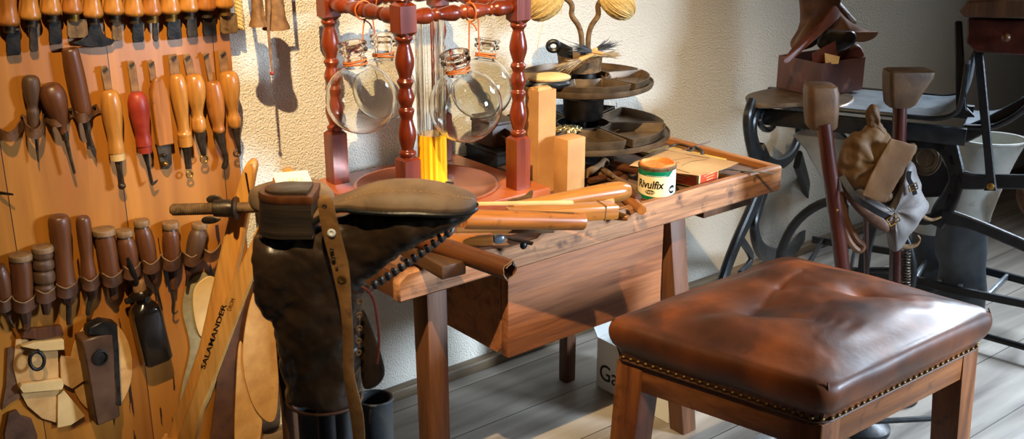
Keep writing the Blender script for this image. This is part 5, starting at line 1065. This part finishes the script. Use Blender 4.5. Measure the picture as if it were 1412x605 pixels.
def iron(nm, pts, w, bb, th=.018, closed=False, mt='iron', plane='A', n=6):
    f = onA if plane == 'A' else onB; nrm = b_ if plane == 'A' else a_
    P = cr([f(x, y, bb) for x, y in pts], n, closed)
    if closed: P += [P[0], P[1]]
    s = mpp(P[0])*(1.75 if plane == 'B' else 1.1); W_ = [q.x*s for q in cr([Vector((v, 0, 0)) for v in (w if isinstance(w, list) else [w]*len(pts))], n, closed)]
    if closed: W_ += [W_[0], W_[1]]
    return part(t, nm, MB().sweep(P, W_, th, nrm), K[mt])
# right front frame
iron('frame_bar', [(1160, 172), (1195, 178), (1240, 190), (1290, 192), (1330, 185), (1370, 166), (1412, 143), (1440, 130)], [14, 16, 22, 24, 20, 15, 14, 14], .08)
iron('frame_bar', [(1310, 188), (1316, 215), (1320, 242), (1312, 268), (1300, 290), (1290, 310)], [14, 16, 18, 22, 26, 20], .08, mt='iron')
iron('frame_bar', [(1318, 246), (1345, 250), (1380, 250), (1440, 251)], [26, 20, 18, 18], .08)
iron('frame_bar', [(1285, 292), (1310, 300), (1340, 308), (1375, 322), (1440, 350)], [16, 20, 15, 14, 14], .08)
iron('frame_ring', [(1300, 205), (1262, 193), (1232, 208), (1224, 245), (1240, 285), (1275, 303), (1306, 285), (1316, 245)], 13, .08, closed=True)
iron('frame_arc', [(1226, 275), (1208, 300), (1195, 340), (1190, 380)], [10, 14, 14, 14], .08)
c = onA(1277, 217, .13); Mm = frame(c, -b_, (0, 0, 1))
part(t, 'medallion', MB().at(Mm @ Matrix.Diagonal((1, 1.25, 1, 1))).lathe([(.038, -.004), (.04, 0), (.036, .004), (.033, .003), (.030, .006), (.0005, .007)], 36).loop([(.024*math.cos(a), .02*math.sin(a), .007) for a in [k*math.pi/12 for k in range(24)]], .0018, 6), K['tray'], label='oval brown medallion')
part(t, 'medallion_plate', MB().poly([onA(x, y, .14) for x, y in smooth2([(1262, 178), (1292, 178), (1316, 240), (1316, 268), (1240, 268), (1240, 228)])], b_, .006), K['iron'])
iron('brace', [(1288, 192), (1318, 250)], 5, .10, .006, mt='sheet')
# drive rod with brass pivot
rod_ = iron('drive_rod', [(1349, 66), (1356, 140), (1365, 235), (1366, 262)], [11, 11, 11, 16], .05, .012)
c = onA(1366, 257, .043); part(rod_, 'pivot', MB().at(frame(c, -b_, (0, 0, 1))).lathe([(.009, -.002), (.009, .003), (.005, .006), (.0005, .006)], 16), K['brass'])
# left end frame
iron('end_frame', [(1068, 139), (1095, 152), (1102, 182), (1090, 214), (1068, 226), (1046, 212), (1037, 182), (1044, 152)], 10, .03, .02, True, plane='B')
iron('end_frame', [(1037, 142), (1031, 165), (1036, 200), (1048, 232), (1046, 262), (1033, 295), (1015, 335), (1000, 375), (985, 425), (965, 470)], [12, 10, 12, 22, 20, 15, 13, 13, 14, 18], .03, .02, plane='B')
iron('end_frame', [(1046, 222), (1058, 240), (1046, 285), (1040, 315), (1050, 345), (1078, 352), (1100, 335), (1114, 300), (1112, 262), (1100, 220)], [30, 16, 12, 10, 13, 14, 13, 13, 14, 18], .03, .02, plane='B')
iron('end_frame', [(1100, 150), (1120, 175), (1128, 220), (1132, 270), (1150, 320), (1160, 380)], [18, 16, 14, 14, 14, 14], .03, .02, plane='B')
iron('end_frame', [(1022, 330), (1036, 356), (1020, 378)], 7, .03, .012, plane='B')
part(t, 'end_scroll', MB().loop([onB(1058+11*math.cos(a), 165+14*math.sin(a), .04) for a in [k*math.pi/8 for k in range(16)]], .008, 8), K['iron'])
# flywheel
part(t, 'flywheel', MB().loop([onA(1166+92*math.cos(a), 372+98*math.sin(a), .10) for a in [k*math.pi/24 for k in range(48)]], .013, 10).tube([onA(1166, 276, .10), onA(1166, 468, .10)], .008, 8).tube([onA(1076, 372, .10), onA(1256, 372, .10)], .008, 8), K['iron'])
# belt guard
part(t, 'belt_guard', MB().poly([onA(x, y, .04) for x, y in [(1092, 187), (1116, 174), (1150, 172), (1175, 200), (1172, 285), (1142, 262), (1122, 228), (1110, 206)]], b_, .02, .003), K['sheet'], label='slanted light grey sheet guard')
# drawer box and top
Zd = onA(1340, 50, .03)
da = (onA(1335, 50, .03)-L3(0, .03, 0)).dot(a_); zt1 = onA(1338, 22, .03).z; zb1 = onA(1338, 76, .03).z
lz = lambda a, b, z: L3(a, b, z)
def abox(a0, a1, b0, b1, z0, z1, bev=.004):
    return MB().at(Matrix(((a_.x, b_.x, 0, S0.x), (a_.y, b_.y, 0, S0.y), (0, 0, 1, 0), (0, 0, 0, 1)))).box((a0, b0, z0), (a1, b1, z1), bev)
K['drawer'] = wood('dark_red_drawer_wood', (56, 20, 11), (84, 32, 18), ax=0, rough=.4, coat=.2)
dr_ = part(t, 'drawer', MB().poly([onA(x, y, .03) for x, y in [(1334, 26), (1460, 30), (1460, 80), (1346, 72), (1333, 60)]], b_, .2, .003), K['drawer'])
part(t, 'drawer_top', MB().poly([onA(x, y, .01) for x, y in [(1322, 16), (1336, 2), (1470, -4), (1470, 27), (1330, 24)]], b_, .25, .004), K['dkwood'])
part(t, 'machine_body', MB().poly([onA(x, y, .06) for x, y in [(1340, 4), (1330, -60), (1360, -180), (1480, -200), (1520, -60), (1520, 4)]], b_, .16, .008), K['iron'])
part(dr_, 'drawer_knob', MB().ell(onA(1387, 52, .018), (.011, .011, .011), 16, 10), K['brown'])
part(t, 'drawer_support', MB().poly([onA(x, y, .05) for x, y in [(1316, 30), (1326, 30), (1333, 150), (1345, 162), (1318, 162)]], b_, .02, .003), K['iron'])
# right end leg (outside the frame) that carries the stand, and treadle
iron('end_frame', [(1440, 100), (1450, 200), (1440, 300), (1455, 420), (1470, 470)], 18, .08)
# treadle grid
zt_ = .13; TR = []
r1 = [onZ(x, y, zt_) for x, y in ((1120, 330), (1250, 350), (1330, 366), (1440, 394))]; r2 = [onZ(x, y, zt_) for x, y in ((1110, 372), (1245, 383), (1320, 400), (1440, 424))]
part(t, 'treadle_frame', MB().sweep(cr(r1, 6), .012, .022, (0, 0, 1)).sweep(cr(r2, 6), .014, .022, (0, 0, 1)), K['iron'])
for k in range(8):
    u = .08+k*.13; q1 = r1[0].lerp(r1[-1], u); q2 = r2[0].lerp(r2[-1], u-.06); i = int(u*3)
    q1 = cr(r1, 6)[min(18, int(u*18))]; q2 = cr(r2, 6)[min(18, int((u-.03)*18))]
    part(t, 'treadle_slat', MB().beam(q2, q1, .012, .018, (0, 0, 1), .008), K['sheet' if k > 2 else 'iron'])
part(t, 'cross_rod', MB().tube([onZ(1290, 444, .04), onZ(1440, 486, .04)], .0095, 10), K['iron'])
part(t, 'cross_rod', MB().tube([onZ(1180, 582, .05), onZ(1300, 576, .05)], .007, 10), K['iron'])
fz = [onB(965, 470, .03), onA(1470, 470, .08)]

# red-brown box of leather scraps on the table
c = onZ(1130, 134, ZS+.008); u = (onZ(1191, 126, ZS+.002)-c).normalized(); v = (onZ(1087, 128, ZS+.002)-c).normalized(); M = frame(c, (0, 0, 1), v)
w1, w2, hh = .155, .12, .088
K['rbox'] = mat('red_brown_painted_box', (58, 30, 22), (104, 60, 46), sc=9, st=(1, 1, .5), rough=.4, spots=(150, 110, 98), spsc=16, spth=.62)
u = (u-Vector((0, 0, u.z))).normalized(); v = Vector((-u.y, u.x, 0)); v = v if v.dot(HD) > 0 else -v
M = Matrix((u, v, (0, 0, 1))).transposed().to_4x4(); M.translation = c
w1 = (onZ(1191, 127, ZS+.002)-c).length
t = thing('scrap_box', 'reddish-brown tin box filled with leather scraps on the machine table', 'box', M)
part(t, 'box', MB().at(M).rings([[(x, y, z) for x, y in ((i, i), (w1-i, i), (w1-i, .15-i), (i, .15-i))] for i, z in ((0, 0), (0, hh), (.003, hh), (.003, .01))]), K['rbox'], smooth=False)
def scrap(label, pts, off, mt, th=.004, bendv=.0, g='leather scraps in the red-brown box', nrm=None):
    base_d = (c-CP).dot(HD)
    pts2 = [onH(x, y, base_d+off+o) for x, y, o in pts]
    return single('leather_scrap', label, 'leather scrap', MB().pillow(pts2, nrm or -HD, th, 3, .8, .004), mt, g)
sm3 = lambda P: [(q.x, q.y, q.z) for q in cr([Vector(p) for p in P], 4, True)]
K['pinkl'] = mat('pinkish_suede', (96, 66, 50), (122, 88, 68), sc=20, rough=.8); K['redl2'] = mat('red_brown_leather', (74, 32, 18), (104, 48, 28), sc=20, rough=.5)
scrap('tall dark red-brown leather sheet rising from the box to the frame top', sm3([(1104, -40, .1), (1158, -40, .1), (1155, 20, .1), (1128, 60, .08), (1098, 70, .06), (1090, 58, .07), (1103, 30, .1)]), .0, K['dleat'], .006)
scrap('long brown leather flap sloping down over the left box rim', sm3([(1150, 8, .08), (1158, 22, .06), (1138, 42, .03), (1112, 65, .0), (1086, 86, -.02), (1082, 80, -.02), (1100, 58, .02), (1130, 32, .05)]), .0, K['redl2'], .004)
scrap('pinkish suede piece sticking out to the right over the box', sm3([(1152, 18, .09), (1172, 30, .09), (1196, 42, .09), (1211, 44, .08), (1205, 53, .08), (1185, 58, .08), (1160, 52, .07), (1140, 50, .06), (1130, 48, .06)]), .0, K['pinkl'], .004)
scrap('dark grey leather bundle lying in the box', sm3([(1138, 42, .05), (1160, 42, .05), (1178, 44, .05), (1180, 58, .05), (1162, 70, .05), (1140, 72, .05), (1126, 60, .05)]), .0, K['blk'], .012)
scrap('red-brown triangular scrap standing in the box front', [(1120, 73, .03), (1152, 56, .03), (1154, 78, .03), (1140, 86, .03), (1120, 86, .03)], .0, K['redl2'], .002)
scrap('small pale scrap standing in the box front', [(1137, 73, .02), (1158, 78, .02), (1156, 88, .02), (1138, 88, .02)], .0, K['ltan'], .0015)
scrap('dark leather strip curling at the right rear of the box', sm3([(1156, 0, .12), (1172, 18, .12), (1182, 30, .12), (1176, 32, .11), (1160, 18, .11), (1150, 2, .11)]), .0, K['dleat'], .004)
scrap('dark rolled leather piece at the right inside the box', sm3([(1152, 74, .09), (1178, 60, .09), (1190, 70, .09), (1188, 80, .09), (1156, 84, .09)]), .0, K['redl2'], .01)

# ------------------------------------------------------------------ poles with block heads
K['pole'] = wood('dark_red_pole_wood', (50, 16, 9), (78, 28, 16), ax=2, rough=.35, coat=.3)
K['headw'] = mat('leather_covered_wood', (58, 38, 18), (90, 62, 32), sc=20, rough=.55, bump=.0005)
def pole(label, hp_, p1, p2, d, rpx, head):
    A, B = onH(*p1, d), onH(*p2, d); dr = (B-A).normalized(); F_ = A+dr*((A.z-.0)/-dr.z); s = mpp(A)
    t = thing('last_pole', label, 'stand', F_, 'block-headed poles'); part(t, 'pole', MB().tube([A, B, F_], rpx*s, 14), K['pole']); part(t, 'rivet', MB().ell(A.lerp(B, .62)-HD*rpx*s, (.004, .003, .004), 10, 6), K['brass'])
    part(t, 'foot', MB().lathe([(.0, 0)], 3) if 0 else MB().at(Matrix.Translation(F_)).lathe([(.06, 0), (.06, .012), (.025, .03)], 24), K['iron'])
    part(t, 'head', head(s, A), K['headw'])
    return t
def h1(s, A):
    R = []
    for y, w, dd_ in ((176, 17, 17), (172, 20, 19), (150, 21.5, 21), (126, 22, 21), (118, 20, 19), (115, 15, 14)):
        c = onH(1132, y, 2.3); R.append([c+RT*x*s+HD*yy*s for x, yy in rrect(2*w, 2*dd_, w*.45)])
    return MB().rings(R)
pole('dark red pole with rounded block head, the left of the two', None, (1136, 170), (1160, 355), 2.28, 10.5, h1)
def h2(s, A):
    R = []
    for y, xl, xr, dd_ in ((146, 1224, 1252, 16), (142, 1222, 1258, 18), (125, 1221, 1268, 19), (104, 1221, 1283, 19), (97, 1222, 1285, 18), (95, 1226, 1280, 14)):
        c = onH((xl+xr)/2, y, 2.43); R.append([c+RT*x*s+HD*yy*s for x, yy in rrect(xr-xl, 2*dd_, 7)])
    return MB().rings(R)
pole('dark red pole with wedge-shaped head flaring right, behind the satchel', None, (1241, 140), (1235, 385), 2.44, 9.5, h2)
single('thin_pole', 'thin red-brown rod standing between the two poles below the satchel', 'rod', MB().tube([onH(1194, 290, 2.42), onZ(1196, 505, 0)], .006, 8), K['pole'])
t = thing('spring_post', 'iron coil spring on a short post right of the second pole', 'spring', onZ(1247, 500, 0))
A, B = onH(1249, 345, 2.38), onH(1249, 392, 2.38); mb = MB(); P = []
for k in range(180): a = k/180*12*2*math.pi; p = A.lerp(B, k/180); P.append(p+RT*.0095*math.cos(a)+HD*.0095*math.sin(a))
part(t, 'coil', mb.tube(P, .0022, 6), K['steel']); part(t, 'post', MB().tube([A, B, Vector((B.x, B.y, 0))], .006, 8), K['iron'])

# ------------------------------------------------------------------ satchel
K['canvas'] = mat('brown_waxed_canvas', (66, 44, 20), (104, 74, 36), sc=10, rough=.7, bump=.0008, bsc=70, spots=(70, 50, 32), spsc=12, spth=.6)
K['gl'] = mat('grey_worn_leather', (84, 78, 74), (128, 122, 118), sc=14, rough=.6, bump=.0006, spots=(90, 76, 62), spsc=26, spth=.6)
DS = 2.33
t = thing('satchel', 'brown leather satchel with grey flap and buckles hanging between the poles', 'bag', onH(1205, 300, DS))
sp2 = lambda P, o=0: [onH(x, y, DS+o) for x, y in smooth2(P)]
crumple(part(t, 'hood', MB().pillow(sp2([(1158, 205), (1168, 190), (1185, 178), (1202, 172), (1222, 178), (1232, 196), (1262, 200), (1250, 225), (1238, 250), (1222, 276), (1205, 275), (1178, 262), (1160, 245), (1156, 225)], -.04), -HD, .030, 8, .9, .006), K['canvas']), .022, .035, 1)
crumple(part(t, 'tab', MB().pillow([onH(x, y, DS-.045) for x, y in smooth2([(1199, 192), (1196, 172), (1192, 156), (1196, 147), (1204, 143), (1212, 150), (1214, 166), (1222, 184), (1228, 198), (1212, 206)])], -HD, .012, 4, .8, .004), K['canvas']), .008, .02)
K['canvas2'] = mat('orange_brown_leather_flap', (84, 54, 22), (112, 76, 34), sc=10, rough=.65, bump=.0006)
crumple(part(t, 'flap', MB().poly([onH(x, y, DS-.078) for x, y in [(1228, 190), (1245, 195), (1263, 200), (1257, 216), (1240, 246), (1222, 278), (1214, 280), (1188, 268), (1200, 240), (1214, 214)]], -HD, .004, .001), K['canvas2']), .006, .03, 2)
crumple(part(t, 'body', MB().pillow(sp2([(1160, 240), (1180, 262), (1215, 280), (1240, 230), (1256, 222), (1272, 262), (1276, 285), (1262, 310), (1240, 340), (1230, 345), (1222, 320), (1200, 300), (1170, 280)], -.02), -HD, .045, 6, .9, .006), K['gl'], label='grey worn leather body'), .014, .04, 1)
part(t, 'lower_fold', MB().pillow(sp2([(1160, 250), (1168, 275), (1190, 300), (1215, 318), (1228, 318), (1222, 300), (1196, 285), (1176, 268)], -.055), -HD, .010, 3), K['dleat'])
part(t, 'strap', MB().sweep(cr([onH(x, y, DS-o) for x, y, o in ((1160, 243, .06), (1180, 272, .085), (1205, 289, .10), (1228, 301, .10))], 6), .014, .003, HD), K['iron'])
def buckle(x, y, o, r=.012, rot=0):
    c = onH(x, y, DS-o); Mk = frame(c, -HD, (0, 0, 1)) @ Matrix.Rotation(rot, 4, 'Z'); part(t, 'buckle', MB().at(Mk).loop([(r*sx, r*.75*sy, 0) for sx, sy in ((-1, -1), (0, -1), (1, -1), (1, 0), (1, 1), (0, 1), (-1, 1), (-1, 0))], .0016, 6).tube([(-r, 0, .001), (r, 0, .002)], .0012, 6), K['brass'])
buckle(1232, 303, .105, .012, .6); buckle(1259, 258, .075, .009, .4)
part(t, 'small_strap', MB().sweep(cr([onH(x, y, DS-.073) for x, y in ((1254, 236), (1253, 246), (1258, 256), (1262, 268))], 5), .01, .003, HD), K['iron'])
part(t, 'loop_strap', MB().tube(cr([onH(x, y, DS-.02) for x, y in ((1162, 265), (1166, 300), (1180, 328), (1190, 338), (1184, 345), (1170, 330), (1160, 300))], 5), .008, 8), K['strap'])
part(t, 'rivet', MB().ell(onH(1232, 335, DS-.04), (.004,)*3, 8, 6), K['brass'])
for lb, P in (('curved grey iron hook just right of the satchel, pointing right', [(1262, 285), (1272, 298), (1285, 303), (1298, 299)]), ('curled iron hook below the satchel tip', [(1238, 338), (1250, 340), (1262, 338), (1268, 330), (1265, 324)])):
    single('iron_hook', lb, 'hook', MB().tube(cr([onH(x, y, DS+.02) for x, y in P], 6), [.0075-.0055*k/(6*(len(P)-1)) for k in range(6*(len(P)-1)+1)], 9), K['rust'], 'iron hooks by the satchel')

# ------------------------------------------------------------------ felt boots behind the stand
K['wfelt'] = mat('white_grey_felt', (176, 174, 162), (214, 212, 202), sc=12, rough=.85, bump=.001, bsc=80, spots=(120, 112, 100), spsc=18, spth=.6); K['gfelt'] = mat('grey_rubberised_lower', (50, 54, 58), (84, 90, 96), sc=10, rough=.5, bump=.001, bsc=30)
def fboot(label, cen, yd, dep, g='felt boots behind the stand'):
    pts = [(onH(x, y, dep), r*mpp(onH(x, y, dep))) for x, y, r in cen]; c0 = pts[-1][0]; M = rotz((c0.x, c0.y, 0), -YAW)
    t = thing('felt_boot', label, 'boot', M, g); f = lambda p, r, th=0: [p+RT*(r-th)*math.cos(a)+HD*(r-th)*.8*math.sin(a) for a in [2*math.pi*j/32 for j in range(32)]]
    k = yd; P = cr([p for p, _ in pts], 4); Rr = [q.x for q in cr([Vector((r, 0, 0)) for _, r in pts], 4)]; cut = 4*k
    sf_ = part(t, 'shaft', MB().rings([f(P[cut+1], Rr[cut+1]*.9)]+[f(P[i], Rr[i]) for i in range(cut, -1, -1)]+[f(P[i], Rr[i], .006) for i in range(0, cut)], (True, True)), K['wfelt'])
    part(sf_, 'rim', MB().loop(f(P[0], Rr[0]), .005, 8), K['wfelt'])
    lo = [f(P[i], Rr[i]*1.03) for i in range(cut-1, len(P))]; part(t, 'lower', MB().rings(lo+[f(Vector((P[-1].x, P[-1].y, .004)), Rr[-1]*1.05)]), K['gfelt'])
    part(t, 'foot', MB().at(M).ell((-.01, .01, .05), (.05, .07, .055), 20, 12, lambda p: Vector((p.x, p.y, max(p.z, .003)))), K['gfelt'])
fboot('tall white felt boot with wide open top seen through the machine frame', [(1368, 192, 46), (1355, 225, 40), (1340, 270, 35), (1328, 310, 33), (1325, 345, 34), (1327, 368, 30), (1326, 395, 33)], 3, 2.90)
fboot('second felt boot with only its pale rim showing beside the first', [(1296, 184, 24), (1292, 230, 26), (1288, 280, 26), (1286, 330, 27), (1284, 370, 28)], 3, 3.08)
# brown block at the right edge behind
single('brown_bundle', 'dull brown folded leather bundle at the right border behind the frame', 'leather', MB().pillow([onH(x, y, 2.8) for x, y in smooth2([(1402, 262), (1420, 255), (1450, 262), (1455, 300), (1425, 306), (1405, 285)])], -HD, .03, 4), K['strap'])
